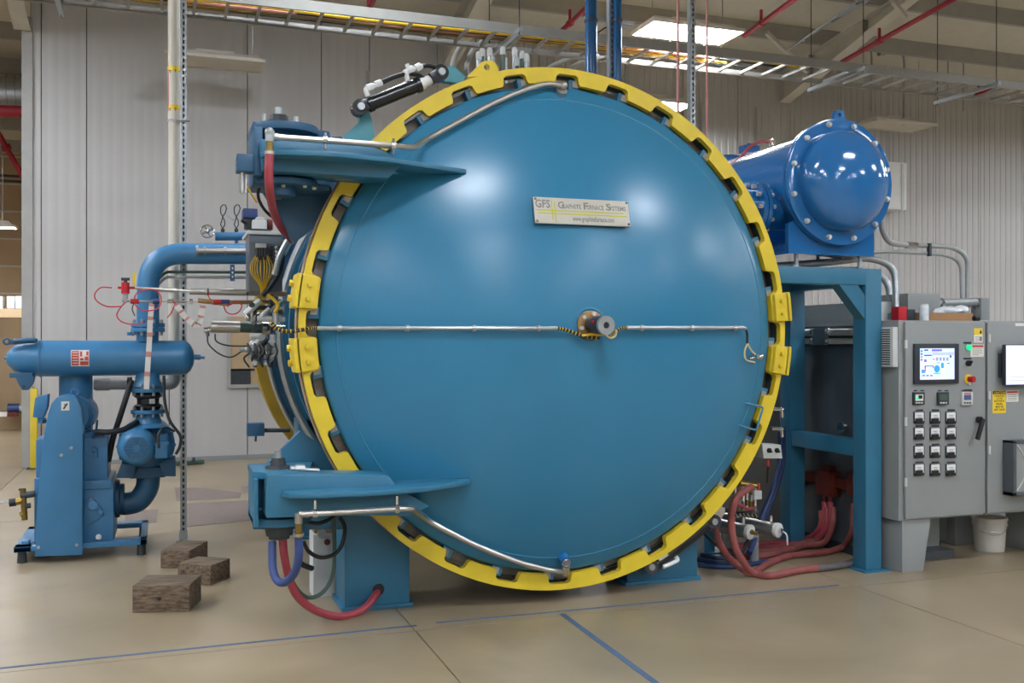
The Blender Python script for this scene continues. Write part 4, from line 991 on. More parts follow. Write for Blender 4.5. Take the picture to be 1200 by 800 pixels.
# PVC stack, slotted strut, timber
pv = thing('vent_stack', 'tall off-white plastic vent pipe rising behind the slotted strut on the left', 'pipe', P(203, 400, 8.75))
Yv = 8.75
pvo = MB().cyl(P(204.3, -60, Yv), P(204.3, 140, Yv), 7.6 * sc(204, Yv), n=20).build('upper_pipe', 'pvc', pv)
MB().cyl(P(204, 139, Yv), P(204, 440, Yv), 6.6 * sc(204, Yv), n=20).build('lower_pipe', 'pvc', pv)
MB().tube(bend([P(204, 438, Yv), P(204, 450, Yv), P(150, 450, Yv)], .12), 7 * sc(204, Yv), 16).build('elbow', 'greypvc', pv)
for y in (82, 127):
    bd = MB().cyl(P(204.3, y - 3, Yv), P(204.3, y + 3, Yv), 7.8 * sc(204, Yv), n=20).build('yellow_band', 'ygloss', pv)
    for dx in (-5, 1.2):
        q = P(204.3 + dx, y, Yv - .09 * 1.0)
        q.y = Yv - math.sqrt(max(0, (7.9 * sc(204, Yv)) ** 2 - (q.x - P(204.3, y, Yv).x) ** 2)) - .001
        MB().bar(q + V((0, 0, -.012)), q + V((0, 0, .012)), .004, .002, (0, 1, 0)).bar(q + V((-.008, 0, .010)), q + V((.008, 0, .010)), .005, .002, (0, 1, 0)).build('arrow_mark', 'ink', bd)
MB().cyl(P(204.3, 141, Yv), P(204.3, 143, Yv), 8 * sc(204, Yv), n=20).build('pipe_clamp', 'zinc', pv)
MB().cyl(P(197.5, 80, Yv - .02), P(197.5, 130, Yv - .02), .008, n=6).build('cable', 'pink', pv)

def slotted_strut(name, label, base, top, w, group=None):
    t = thing(name, label, 'strut', base)
    b, tp = V(base), V(top); x, y = b.x, b.y
    h = w / 2
    MB().box((x - h, y, b.z), (x - h + .004, y + w, tp.z)).box((x + h - .004, y, b.z), (x + h, y + w, tp.z)).build('channel', 'zinc', t)
    L = tp.z - b.z; n = int(L / .051); s_ = .0145
    m = MB()
    m.box((x - h, y - .002, b.z), (x - s_ / 2 - .001, y + .002, tp.z)).box((x + s_ / 2 + .001, y - .002, b.z), (x + h, y + .002, tp.z))
    for k in range(n):
        z = b.z + k * .051
        m.box((x - s_ / 2 - .001, y - .002, z), (x + s_ / 2 + .001, y + .002, z + .02))
    m.build('slotted_face', 'zinc', t)
    MB().box((x - h + .004, y + w * .9, b.z), (x + h - .004, y + w, tp.z)).build('channel_back', 'iron', t)
    return t
sb_ = PZ(215, 634)
st = slotted_strut('slotted_strut', 'tall perforated steel strut standing on the floor behind the timber blocks', (sb_.x, sb_.y, .01), (sb_.x, sb_.y, 6.9), .052)
MB().box((sb_.x - .032, sb_.y - .01, 0), (sb_.x + .032, sb_.y + .06, .09)).box((sb_.x - .06, sb_.y - .02, 0), (sb_.x + .06, sb_.y + .1, .01)).build('foot_bracket', 'zinc', st)
MB().cyl(P(213, 0, 8.6) + V((0, 0, 2)), P(213, 330, 8.6), .012, n=8).build('side_rod', 'zinc', st)
MB().cyl(P(207, 142, sb_.y - .02), P(222, 142, sb_.y - .02), .008, n=6).build('clamp_screw', 'chrome', st)
def timber(fl, fr, bk, htop, label, rz=0, hole=None):
    a, b = PZ(*fl), PZ(*fr); d = (b - a); d.z = 0; L = d.length; d.normalize(); n = V((-d.y, d.x, 0))
    a.z = b.z = 0
    o = thing('timber_block', label, 'block', (a + b) / 2, 'timber blocks on the floor')
    w = MB().prism([a, b, b + n * bk, a + n * bk], (0, 0, htop)).build('block', 'wood', o, bev=.006)
    if hole:
        p = a + d * L * hole[0] + V((0, 0, htop * hole[1])); MB().cyl(p - n * .002, p + n * .004, .011, n=12).build('bolt_hole', 'black', w)
    return o
timber((155, 718), (222, 717), .28, .165, 'long weathered timber block nearest the camera, with a bolt hole in its face', hole=(.47, .5))
timber((208, 683), (247, 686), .24, .135, 'middle timber block of the three, right of the other two')
timber((188, 665.5), (222, 666), .36, .13, 'rear timber block in front of the slotted strut foot')

# ------------------------------------------------------------------ hoses and bits round the hinges
def loose(label, pts, r, m, cat='hose', name='hose', n=10, group=None, k=8):
    o = MB().tube(spl(pts, k), r, n).build(name, m)
    return tag(o, label, cat, group)
rh = thing('hose', 'dull red rubber hose hanging from the upper hinge into the furnace side', 'hose', P(316, 180, 5.3))
MB().tube(spl([P(316, 178, 5.3), P(315, 200, 5.3), P(316, 222, 5.35), P(320, 245, 5.6), P(328, 264, 5.95), P(342, 281, 6.2)], 8), .0235, 12).build('tube', 'redhose', rh)
MB().cyl(P(316, 179, 5.3), P(316, 173, 5.3), .022, n=10).cyl(P(316, 174, 5.3), P(316, 163, 5.3), .017, n=8).build('brass_tail', 'brass', rh)
MB().cyl(P(316, 181, 5.3), P(316, 177.5, 5.3), .027, n=12).build('hose_clamp', 'steel', rh)
MB().cyl(P(316, 166, 5.3), P(316, 153, 5.3), .023, n=12).cyl(P(314, 160, 5.32), P(326, 161, 5.33), .02, n=10).ball(P(316, 155, 5.3), .026).build('elbow_fitting', 'zinc', rh)
bh = thing('hose', 'blue rubber hose looping below the lower hinge', 'hose', P(335, 650, 5.5))
MB().tube(spl([P(350, 630, 5.32), P(350, 650, 5.34), P(346, 669, 5.4), P(336, 681, 5.48), P(326, 681, 5.55), P(320, 668, 5.6), P(319, 648, 5.63), P(319, 634, 5.65)], 8), .0225, 12).build('tube', 'bluehose', bh)
MB().cyl(P(350, 630, 5.32), P(350, 622, 5.32), .021, n=10).cyl(P(350, 623, 5.32), P(350, 613, 5.32), .017, n=8).build('brass_tail', 'brass', bh)
MB().cyl(P(350, 628, 5.32), P(350, 625, 5.32), .028, n=12).build('hose_clamp', 'steel', bh)
MB().cyl(P(350, 613, 5.32), P(350, 601, 5.32), .021, n=12).cyl(P(350, 602, 5.31), P(362, 602, 5.31), .019, n=10).build('elbow_fitting', 'steel', bh)
loose('red hose running from the lower hinge down into the round hole of the left leg', [P(331, 628, 5.66), P(333, 650, 5.66), P(339, 678, 5.68), P(350, 700, 5.72), P(372, 716, 5.78), P(400, 722, 5.83), P(425, 714, 5.9), P(440, 697, 5.97), P(444, 690, 6.05)], .0235, 'redhose')
loose('dark green hose sagging beside the grey post at the lower hinge', [P(333, 640, 5.75), P(338, 668, 5.76), P(348, 690, 5.78), P(362, 700, 5.8), P(378, 694, 5.82), P(389, 676, 5.84), P(392, 650, 5.86), P(391, 605, 5.88)], .012, 'greencyl')
loose('black hose draped across the grey post below the lower hinge', [P(356, 635, 5.74), P(362, 646, 5.76), P(376, 653, 5.78), P(392, 649, 5.8), P(401, 637, 5.82), P(404, 618, 5.84), P(398, 606, 5.86)], .012, 'black')
loose('short black hose curling over the brass cap on the grey post', [P(362, 612, 5.74), P(374, 613, 5.76), P(386, 608, 5.8), P(395, 600, 5.85)], .012, 'black')
loose('short black hose end poking out left of the grey post', [P(348, 655, 5.8), P(354, 661, 5.82), P(366, 666, 5.86)], .016, 'black')
gp = thing('grey_post', 'pale grey floor post with a small lens behind the lower hinge hoses', 'post', (P(383, 690, 6.38).x, 6.48, 0))
pa = P(367, 640, 6.38); pb_ = P(402, 640, 6.38)
MB().box((pa.x, 6.38, 0), (pb_.x, 6.56, P(385, 625, 6.38).z)).build('post', 'lightgrey', gp, bev=.006)
MB().box((pa.x + .01, 6.4, P(385, 625, 6.38).z), (pb_.x - .01, 6.54, P(385, 606, 6.38).z)).build('post_head', 'bronze', gp, bev=.006)
MB().lathe([(0, 0), (.02, 0), (.028, -.01), (.028, .02), (.018, .02), (.018, .012), (0, .012)], P(377, 625, 6.37), (0, -1, 0), 18).build('round_lens', 'zinc', gp)
MB().cyl(P(383.5, 635, 6.38), P(383.5, 635, 6.36), .02, n=14).build('dark_port', 'copper', gp)
MB().cyl(P(391, 605, 6.34), P(391, 625, 6.34), .012, n=8).cyl(P(391, 615, 6.34), P(391, 619, 6.34), .018, n=8).build('hose_nipple', 'chrome', gp)
loose('thin black cable arching behind the red hose at the upper hinge', [P(318, 208, 5.8), P(305, 218, 5.8), P(303, 232, 5.85), P(312, 248, 5.9), P(330, 262, 6.0), P(345, 275, 6.1)], .009, 'black', 'cable', 'cable')
loose('thin yellow cable dangling below the upper hinge switch', [P(290, 218, 5.7), P(295, 228, 5.72), P(301, 237, 5.76)], .006, 'wire', 'cable', 'cable')

# ------------------------------------------------------------------ round vessel on its blue stand, right of the furnace
YX = 6.0
cc = P(985, 213, YX); rf = 74 / FPX * 7.22
hx = thing('heat_exchanger', 'glossy blue round vessel with bolted domed end on a blue stand', 'pressure vessel', (cc.x, 6.7, 2.35))
rb, rd = rf * .865, rf * .79
MB().lathe([(0, 1.55), (rb, 1.5), (rb, .06)], cc, (0, 1, 0), 64).build('shell', 'gloss', hx, ang=50)
MB().lathe([(rb * .9, 0), (rf, 0), (rf, .028), (rb * .9, .028)], cc + V((0, 0, 0)), (0, 1, 0), 64, closed=True).lathe([(rb * .9, 0), (rf, 0), (rf, .028), (rb * .9, .028)], cc + V((0, .036, 0)), (0, 1, 0), 64, closed=True).build('end_flange', 'gloss', hx, bev=.003)
dome = [(rd * math.sin(t), -.045 - .17 * math.cos(t)) for t in [PI / 2 * k / 14 for k in range(15)]] + [(rd, 0.01), (0, .01)]
MB().lathe(dome, cc, (0, 1, 0), 64).build('domed_end', 'gloss', hx, ang=60)
for k in range(12):
    a = 2 * PI * (k + .5) / 12; p = cc + V((math.cos(a), 0, math.sin(a))) * rf * .915
    b_ = MB().cyl(p + V((0, .07, 0)), p - V((0, .018, 0)), .021, n=6).cyl(p - V((0, .018, 0)), p - V((0, .03, 0)), .014, n=10).build('flange_bolt', 'bolt', hx)
e = cc + V((0, .01, rf))
plate_with_hole([e + V((-.05, 0, -.02)), e + V((.05, 0, -.02)), e + V((.045, 0, .04)), e + V((.025, 0, .065)), e + V((-.025, 0, .065)), e + V((-.045, 0, .04))], e + V((0, 0, .03)), .016, 20, (0, .03, 0)).build('lifting_lug', 'gloss', hx)
MB().lathe([(rb, 0), (rf, 0), (rf, .05), (rb, .05)], cc + V((0, 1.46, 0)), (0, 1, 0), 48, closed=True).build('rear_flange', 'gloss', hx)
# saddle plates
zs = P(985, 296, 6.08).z
def saddle(y):
    x0, x1 = cc.x - .40, cc.x + .36
    arc = [V((cc.x + rb * 1.0 * math.sin(t), y, cc.z - rb * math.cos(t))) for t in [-.85 + 1.7 * k / 14 for k in range(15)]]
    return MB().prism([V((x0, y, zs)), V((x1, y, zs)), V((x1, y, zs + .2)), V((x1 - .05, y, zs + .23))] + arc[::-1] + [V((x0 + .05, y, zs + .23)), V((x0, y, zs + .2))], (0, .045, 0)).build('saddle', 'gloss', hx)
saddle(6.07); saddle(7.05)
MB().box((cc.x - .40, 6.07, zs - .02), (cc.x + .36, 7.1, zs)).build('saddle_base', 'gloss', hx)
ztop = P(1033, 315, 5.78).z
for dx in (-.30, .27):
    for y in (6.12, 6.62):
        p = V((cc.x + dx, y, ztop))
        MB().cyl(p, p + V((0, 0, .018)), .06, .05, 16).cyl(p + V((0, 0, .018)), V((p.x, p.y, zs)), .017, n=10).cyl(p + V((0, 0, .018)), p + V((0, 0, .04)), .03, n=6).build('levelling_foot', 'zinc', hx)
# short bolted branch to the furnace
a = V((4.14, 6.36, P(905, 245, 6.3).z))
MB().cyl(a, a + V((.35, 0, 0)), .15, n=32).build('branch', 'gloss', hx)
for dx in (0, .042):
    MB().cyl(a + V((dx, 0, 0)), a + V((dx + .035, 0, 0)), .21, n=36).build('branch_flange', 'gloss', hx)
MB().cyl(a - V((.5, 0, 0)), a, .15, n=28).build('branch_pipe', 'gloss', hx)
for k in range(12):
    t = 2 * PI * k / 12; p = a + V((0, math.cos(t) * .18, math.sin(t) * .18))
    MB().cyl(p - V((.03, 0, 0)), p + V((.11, 0, 0)), .017, n=6).build('branch_bolt', 'bolt', hx)
MB().cyl(P(878, 178, 7.4), P(878, 168, 7.4), .02, n=10).box(P(873, 178, 7.35), P(883, 173, 7.45)).build('top_nozzle', 'gloss', hx)
hose([P(856, 196, 7.0), P(868, 184, 7.05), P(880, 171, 7.1), P(892, 166, 7.2), P(902, 166, 7.3)], .014, 'redhose', 'red_hose', hx)
MB().cyl(P(899, 166, 7.3), P(906, 166, 7.3), .02, n=8).cyl(P(904, 162, 7.3), P(905, 172, 7.3), .014, n=8).build('hose_nipple', 'chrome', hx)

# stand
stand = thing('equipment_stand', 'tall blue steel tube stand carrying the round vessel', 'stand', (4.3, 6.3, 0))
ST = stand
def post(x0, x1, y0, y1, z1):
    o = MB().box((x0, y0, .012), (x1, y1, z1)).build('post', 'blue', ST, bev=.006)
    MB().box((x0 - .04, y0 - .04, 0), (x1 + .05, y1 + .04, .012)).build('base_plate', 'blue', o)
    return o
Xr0, Xr1 = 4.735, 4.875
post(Xr0, Xr1, 5.78, 5.92, ztop); post(Xr0, Xr1, 6.68, 6.82, ztop)
post(3.93, 4.05, 6.69, 6.81, ztop - .005)
zb_ = P(1000, 325, 5.78).z - .01
MB().box((3.985, 5.781, ztop - .118), (Xr1 - .002, 5.92, ztop)).build('top_beam', 'blue', ST, bev=.006)
MB().box((3.93, 6.681, ztop - .118), (Xr1 - .002, 6.82, ztop)).build('top_beam', 'blue', ST, bev=.006)
MB().box((Xr0 + .002, 5.92, ztop - .118), (Xr1 - .003, 6.68, ztop)).build('top_beam', 'blue', ST, bev=.006)
MB().box((4.0, 5.92, ztop - .118), (4.12, 6.68, ztop)).build('top_beam', 'blue', ST, bev=.006)
b0, b1 = P(988, 326, 5.82), P(1014, 362, 5.82)
MB().prism([P(979, 327, 5.79), P(1001, 327, 5.79), P(1014, 347, 5.79), P(1014, 375, 5.79)], (0, .10, 0)).build('diagonal_brace', 'blue', ST)
zm = PX(935, 505, 4.77).z
MB().box((Xr0 + .01, 5.92, zm - .12), (Xr1 - .02, 6.68, zm)).build('side_rail', 'blue', ST, bev=.006)

# ------------------------------------------------------------------ control cabinets
FYC = 5.64
def panel_box(t, x0, x1, z0, z1, name='body', m='cabinet', y0=None, y1=6.15, bev=.004):
    return MB().box((x0, FYC + .025 if y0 is None else y0, z0), (x1, y1, z1)).build(name, m, t, bev=bev)
xA = P(1060, 480, FYC).x; xB = P(1155.3, 480, FYC).x; xC = P(1157.5, 480, FYC).x; xD = xC + .80
zT = P(1060, 375, FYC).z; zBt = P(1060, 611, FYC).z
c1 = thing('control_cabinet', 'grey control cabinet with a colour screen and rows of white switches', 'cabinet', (xA + .3, 5.9, 0))
panel_box(c1, xA - .03, xB + .005, zBt, zT)
door1 = MB().box((xA + .01, FYC, zBt + .015), (xB - .005, FYC + .022, zT - .012)).build('cabinet_door', 'cabinet', c1, bev=.005)
for z in (zT - .2, zT - .75, zBt + .25):
    MB().cyl((xA + .006, FYC - .006, z), (xA + .006, FYC - .006, z + .06), .01, n=8).build('hinge', 'lightgrey', c1)
def foot(t, xa, xb, xc, name='foot'):
    return MB().prism([(xa, FYC + .03, 0), (xb, FYC + .03, 0), (xc, FYC + .03, zBt), (xa, FYC + .03, zBt)], (0, .46, 0)).build(name, 'cabinet', t, bev=.003)
fz = P(1082, 669, FYC + .03).x
foot(c1, P(1060, 650, FYC + .03).x - .02, P(1082, 650, FYC + .03).x, P(1091, 615, FYC + .03).x)
MB().box((xA, 6.1, 0), (xB, 6.14, zBt)).build('rear_skirt', 'cabinet', c1)
MB().box((xA, 5.95, 0), (xB, 6.1, .06)).build('floor_plinth', 'cabdark', c1)
def F(px, py, off=0.0):                                # point on the cabinet front
    q = P(px, py, FYC); return V((q.x, FYC - off, q.z))
def fbox(x0, y0, x1, y1, d, name, m, parent, off=0.0, bev=0.0):
    my, mx = (y0 + y1) / 2, (x0 + x1) / 2
    Yp = FYC - off - d
    xa, xb = P(x0, my, Yp).x, P(x1, my, Yp).x; za, zb = P(mx, y0, Yp).z, P(mx, y1, Yp).z
    return MB().box((xa, FYC - off - d, zb), (xb, FYC - off, za)).build(name, m, parent, bev=bev)
# touch screen
scr = fbox(1072, 402.5, 1124, 449.5, .02, 'touch_screen', 'bezel', c1, bev=.004)
fbox(1078.3, 408, 1118.5, 444.5, .002, 'display', 'sky', scr, .02)
def ink(x0, y0, x1, y1, m, n='screen_mark'): fbox(x0, y0, x1, y1, .0008, n, m, scr, .022)
ink(1092, 409, 1104, 411.5, 'scrpurple'); ink(1083, 409.3, 1088, 411, 'scrdark'); ink(1083, 412.5, 1092, 413.5, 'scrgrey'); ink(1083, 415.5, 1092, 417, 'scrdark')
for i in range(4): ink(1079, 410 + i * 3.4, 1081.3, 412.4 + i * 3.4, ('scrblue', 'scrpurple', 'scrgreen', 'scrred')[i])
ink(1092.5, 412.5, 1118, 416, 'scrgrey'); ink(1093, 420, 1095.5, 421.5, 'scrred'); ink(1083, 421, 1086, 424, 'scrpurple')
for x in (1097, 1101, 1105, 1109): ink(x, 419, x + 2.5, 420.2, 'scrdark'); ink(x, 421, x + 2.5, 422.2, 'scrdark')
ink(1083.5, 429, 1085, 436, 'scrred'); ink(1080, 433, 1084, 437, 'scrblue'); ink(1084.5, 428.3, 1094, 429.2, 'scrdark'); ink(1083.8, 428.3, 1084.8, 432, 'scrdark'); ink(1093.3, 428.3, 1094.2, 431, 'scrdark')
p = P(1098, 432, FYC - .0225); MB().cyl(p, p + V((0, -.001, 0)), .026, n=20).build('screen_mark', 'scrblue', scr)
ink(1094, 436.5, 1102, 438, 'scrgreen'); ink(1103, 425, 1106, 431, 'scrblue'); ink(1113, 416, 1115, 419, 'scrdark'); ink(1110, 425, 1113, 426, 'scrdark'); ink(1098, 424.5, 1101, 425.3, 'scrdark')
for x in (1081, 1085.5, 1090): ink(x, 439.3, x + 3, 440.6, 'scrdark')
# pilot lamp, key switch, emergency stop, stickers
def tag_strip(x, y, w=9): fbox(x - w / 2, y - 1, x + w / 2, y + 1, .004, 'name_strip', 'bezel', c1)
for x, y in ((1134, 401.5), (1134, 420), (1134.5, 457)): tag_strip(x, y)
p = F(1134.3, 407); pl = MB().cyl(p, p - V((0, .022, 0)), .02, n=18).build('pilot_lamp', 'green', c1)
MB().cyl(p, p - V((0, .006, 0)), .025, n=18).build('lamp_ring', 'zinc', pl)
p = F(1134, 425.5); MB().cyl(p, p - V((0, .018, 0)), .022, n=18).bar(p + V((-.01, -.026, -.014)), p + V((.012, -.026, .016)), .012, .018, (0, 1, 0)).build('selector_switch', 'black', c1)
p = F(1134.5, 444); es = MB().cyl(p, p - V((0, .006, 0)), .035, n=24).build('emergency_stop', 'ygloss', c1)
MB().cyl(p - V((0, .006, 0)), p - V((-.012, .045, 0)), .02, .024, 18).build('stop_button', 'red', es)
MB().cyl(F(1135, 449.5), F(1135, 449.5, .012), .012, n=12).build('keyhole', 'lightgrey', c1)
s1_ = fbox(1141.5, 384.5, 1151.5, 401, .001, 'warning_sticker', 'paper', c1)
fbox(1141.5, 384.5, 1151.5, 392.3, .001, 'sticker_top', 'ygloss', s1_, .001)
p = F(1149, 388.4, .0025); MB().prism([p + V((-.012, 0, -.014)), p + V((.012, 0, -.014)), p + V((0, 0, .016))], (0, -.0006, 0)).build('warning_triangle', 'ink', s1_)
for y in (394.5, 396.7, 398.8): fbox(1142.8, y, 1147.5, y + .7, .0008, 'print_line', 'greyink', s1_, .001)
fbox(1148, 394.3, 1150.7, 399.5, .0008, 'print_line', 'greyink', s1_, .001)
s2_ = fbox(1137.5, 403.5, 1153, 418, .001, 'notice_sticker', 'paper', c1)
fbox(1138.2, 404.3, 1152.4, 406.8, .0008, 'red_band', 'labelred', s2_, .001)
for y in (408.5, 410.7, 412.9, 415.1): fbox(1139.5, y, 1151 - (y > 414) * 4, y + .6, .0008, 'print_line', 'greyink', s2_, .001)
# controllers
for x, face in ((1077.5, 'scrgreen'), (1106, 'bezel'), (1134, 'scrdark')):
    for dx in (-4, 4): fbox(x - 2 + dx - .5, 456.8, x + 2 + dx - .5, 458.2, .003, 'name_strip', 'bezel', c1)
    ct = fbox(x - 6.3, 459.5, x + 6.3, 474.3, .02, 'temperature_controller', 'iron' if x < 1130 else 'lightgrey', c1, bev=.003)
    if x < 1100:
        fbox(x - 4.5, 462, x + 4.5, 469.5, .001, 'readout', 'paper', ct, .02); fbox(x - 1, 463, x + 3.5, 467, .001, 'readout_mark', 'ink', ct, .021); fbox(x - 4, 465.5, x - 1, 468, .001, 'readout_mark', 'green', ct, .021)
    elif x < 1120: fbox(x - 4.5, 462, x + 4.5, 469, .001, 'readout', 'greencyl', ct, .02)
    else: fbox(x - 4.2, 462.5, x + 4.2, 468.5, .001, 'readout', 'scrdark', ct, .02); fbox(x - 4.2, 460.3, x + 4.2, 461.8, .001, 'red_line', 'labelred', ct, .02)
    for i in range(3): fbox(x - 4 + i * 3, 471, x - 2 + i * 3, 472.6, .003, 'key', 'bezel' if x > 1120 else 'lightgrey', ct, .02)
# twelve power switches
for j, y in enumerate((489, 507.5, 529, 550)):
    for i, x in enumerate((1077.7, 1096.5, 1115)):
        fbox(x - 4.2, y - 9.4, x + 4.2, y - 7.8, .004, 'name_strip', 'bezel', c1)
        sw = fbox(x - 6.2, y - 7, x + 6.2, y + 7.5, .012, 'power_switch', 'bezel', c1, bev=.006)
        fbox(x - 5, y - 6, x + 5, y + 4, .006, 'white_face', 'white', sw, .012, bev=.002)
        fbox(x - 4, y + 1, x + 4, y + 7.3, .012, 'paddle', 'black', sw, .014, bev=.002)
        fbox(x - 2.5, y - 2.6, x + 2, y - 1.9, .0006, 'print_line', 'greyink', sw, .018); fbox(x - 2.5, y - .4, x + 2.5, y + .3, .0006, 'print_line', 'greyink', sw, .018)
# door handle
p = F(1146, 491.5); hd_ = MB().cyl(p, p - V((0, .03, 0)), .025, n=18).bar(F(1146.5, 490, .045), F(1138.5, 514, .055), .03, .022, (0, 1, 0)).build('door_lever', 'black', c1, bev=.004)
MB().bar(F(1137.8, 515, .003), F(1135.5, 521, .003), .012, .006, (0, 1, 0)).build('latch_slot', 'zinc', c1)
# louvred vent box on the left side
lv = MB().box((xA - .075, 5.67, PX(1045, 430, xA - .075).z), (xA - .03, 5.93, PX(1045, 383, xA - .075).z)).build('louvre_box', 'lightgrey', c1, bev=.004)
zl0, zl1 = PX(1045, 430, xA - .075).z, PX(1045, 383, xA - .075).z
for i in range(16):
    z = zl0 + (zl1 - zl0) * (i + 1) / 17.5
    for y0, y1 in ((5.70, 5.79), (5.81, 5.90)):
        MB().box((xA - .0775, y0, z), (xA - .074, y1, z + .008)).build('louvre_slot', 'dark', lv)
# second cabinet
c2 = thing('control_cabinet', 'grey cabinet with a monitor at the right edge of the photo', 'cabinet', (xC + .4, 5.9, 0))
panel_box(c2, xC - .005, xD, zBt, zT)
MB().box((xC, FYC, zBt + .015), (xD - .01, FYC + .022, zT - .012)).build('cabinet_door', 'cabinet', c2, bev=.005)
for y in (396, 463, 527):
    p = F(1158.5, y); MB().cyl(p - V((0, .006, .03)), p + V((0, -.006, .03)), .01, n=8).build('hinge', 'lightgrey', c2)
MB().prism([(6.02, 6.28, 0), (P(1187, 640, 6.28).x, 6.28, 0), (P(1180, 605, 6.28).x, 6.28, zBt), (6.02, 6.28, zBt)], (0, .2, 0)).build('foot', 'cabinet', c2, bev=.003); foot(c2, xD - .12, xD, xD)
m2 = fbox(1178, 403.5, 1245, 451, .03, 'monitor', 'bezel', c2, .04, bev=.004)
fbox(1179.2, 404.5, 1243, 450, .002, 'display', 'scr2', m2, .07)
fbox(1173, 413, 1200, 442, .03, 'monitor_mount', 'bezel', c2, .005, bev=.01)
for i in range(6): fbox(1184 + i * 5, 407.5, 1186 + i * 5, 408.3, .0008, 'screen_mark', 'scrgrey', m2, .072)
for y in (441, 445): fbox(1183, y, 1230, y + .6, .0008, 'screen_mark', 'scrgrey', m2, .072)
fbox(1190, 378.5, 1215, 382, .002, 'name_plate', 'white', c2)
ca = fbox(1163.3, 457.5, 1178.8, 484, .0012, 'caution_sticker', 'ygloss', c2)
fbox(1163.6, 457.8, 1178.5, 461.6, .0008, 'black_band', 'ink', ca, .0012)
q0, q1 = F(1164.5, 461), F(1177.5, 461)
text('lettering', 'CAUTION', F(1164.6, 461.2, .0022), (1, 0, 0), (0, 0, 1), .023, 'ygloss', ca, width=q1.x - q0.x)
for i, (s_, y, w) in enumerate((('THIS AREA IN FRONT', 464.9, 11.5), ('OF THE', 467.6, 7), ('ELECTRICAL', 470.8, 12), ('PANEL', 474.2, 8), ('MUST BE', 477.6, 9), ('KEPT CLEAR', 481, 12.5))):
    x0 = 1171 - w / 2
    text('lettering', s_, F(x0, y, .0014), (1, 0, 0), (0, 0, 1), .019 if i > 1 else .014, 'ink', ca, width=F(x0 + w, y).x - F(x0, y).x)
ns = fbox(1179.5, 457.5, 1193.5, 470.5, .001, 'notice_sticker', 'paper', c2)
fbox(1180, 458, 1193, 460.4, .0008, 'red_band', 'labelred', ns, .001)
for y in (462.2, 464.2, 466.2, 468): fbox(1181, y, 1191.5, y + .6, .0008, 'print_line', 'greyink', ns, .001)
# window bin on the lower door
bn = MB(); xa, xb = F(1175, 540).x, F(1175, 540).x + .35; za, zb = F(1180, 515).z, F(1180, 579).z
bn.box((xa, FYC - .10, zb), (xb, FYC, zb + .03)).box((xa, FYC - .10, za - .02), (xb, FYC, za)).box((xa, FYC - .10, zb), (xa + .03, FYC, za)).box((xb - .03, FYC - .10, zb), (xb, FYC, za))
bno = bn.build('keyboard_tray_frame', 'cabdark', c2, bev=.004)
MB().box((xa + .03, FYC - .09, zb + .03), (xb - .03, FYC - .08, za - .02)).build('tray_panel', 'cabinet', bno)
for s_ in (0, 1):
    MB().bar((xa + .04, FYC - .092, zb + .04 if s_ else za - .03), (xb - .04, FYC - .092, za - .03 if s_ else zb + .04), .006, .012, (0, 1, 0)).build('tray_crease', 'lightgrey', bno)
# dark cabinet row behind (seen between the stand's posts) with trunking on top
c3 = thing('power_cabinet', 'dark grey power supply cabinet side seen between the blue stand posts', 'cabinet', (5.4, 7.2, 0))
zc3 = PX(970, 382, 4.98).z
MB().box((4.98, 6.18, .08), (5.85, 8.1, zc3)).build('body', 'cabdark', c3, bev=.006)
MB().box((5.0, 6.2, 0), (5.8, 8.08, .08)).build('plinth', 'iron', c3)
MB().cyl((4.97, 6.06 + .25, PX(1009, 503, 4.97).z), (4.93, 6.31, PX(1009, 503, 4.97).z), .04, n=18).build('lock_knob', 'chrome', c3)
MB().box((5.25, 6.3, zc3), (5.6, 8.6, zc3 + .19)).build('top_duct', 'lightgrey', c3, bev=.004)
MB().box((4.99, 6.2, zc3 - .005), (5.26, 8.1, zc3 + .025)).build('top_edge', 'lightgrey', c3)
tr_ = thing('conduit_bundle', 'two grey conduits with a coupling box along the dark cabinet top edge', 'conduit', (4.95, 6.5, zc3 - .05))
for dz, n_ in ((-.05, .028), (-.12, .024)):
    MB().cyl((4.93, 6.15, zc3 + dz), (4.93, 8.1, zc3 + dz), n_, n=14).build('conduit', 'bolt', tr_)
MB().box((4.89, 6.45, zc3 - .15), (4.97, 6.6, zc3 - .02)).build('coupling_box', 'cabdark', tr_, bev=.005)
for y in (6.42, 6.62):
    for dz in (-.05, -.12): MB().cyl((4.93, y, zc3 + dz), (4.93, y + .03, zc3 + dz), .036, n=12).build('locknut', 'chrome', tr_)
# things on top of the cabinets
YK = 5.95
bx = thing('top_box', 'grey steel box standing on the control cabinet behind the cardboard tray', 'box', P(1085, 372, 6.1))
MB().box((P(1064, 350, 6.15).x, 6.15, zT), (P(1102, 350, 6.15).x, 6.5, P(1080, 344, 6.15).z)).build('box', 'cabinet', bx, bev=.004)
cdb = thing('cardboard_tray', 'shallow cardboard tray of clear plastic parts on the control cabinet', 'tray', P(1110, 374, YK))
x0, x1, zc_ = P(1080, 370, 5.9).x, P(1141, 370, 5.9).x, P(1110, 366.5, 5.9).z
MB().box((x0, 5.9, zT), (x1, 6.12, zT + .006)).box((x0, 5.9, zT), (x1, 5.905, zc_)).box((x0, 6.115, zT), (x1, 6.12, zc_)).box((x0, 5.9, zT), (x0 + .005, 6.12, zc_)).box((x1 - .005, 5.9, zT), (x1, 6.12, zc_)).build('tray', 'card', cdb)
bagm = MB(); rnd = random.Random(5)
bp_ = tag(bagm.ball(P(1112, 364, 6.0), .09, 12, (1.3, .8, .42)).ball(P(1126, 363, 6.0), .06, 10, (1.2, .8, .6)).ball(P(1100, 365, 6.0), .05, 10, (1.2, .8, .5)).build('plastic_bag', 'plasticbag'), 'crumpled clear plastic bag lying in the cardboard tray', 'bag')
me_ = bp_.data
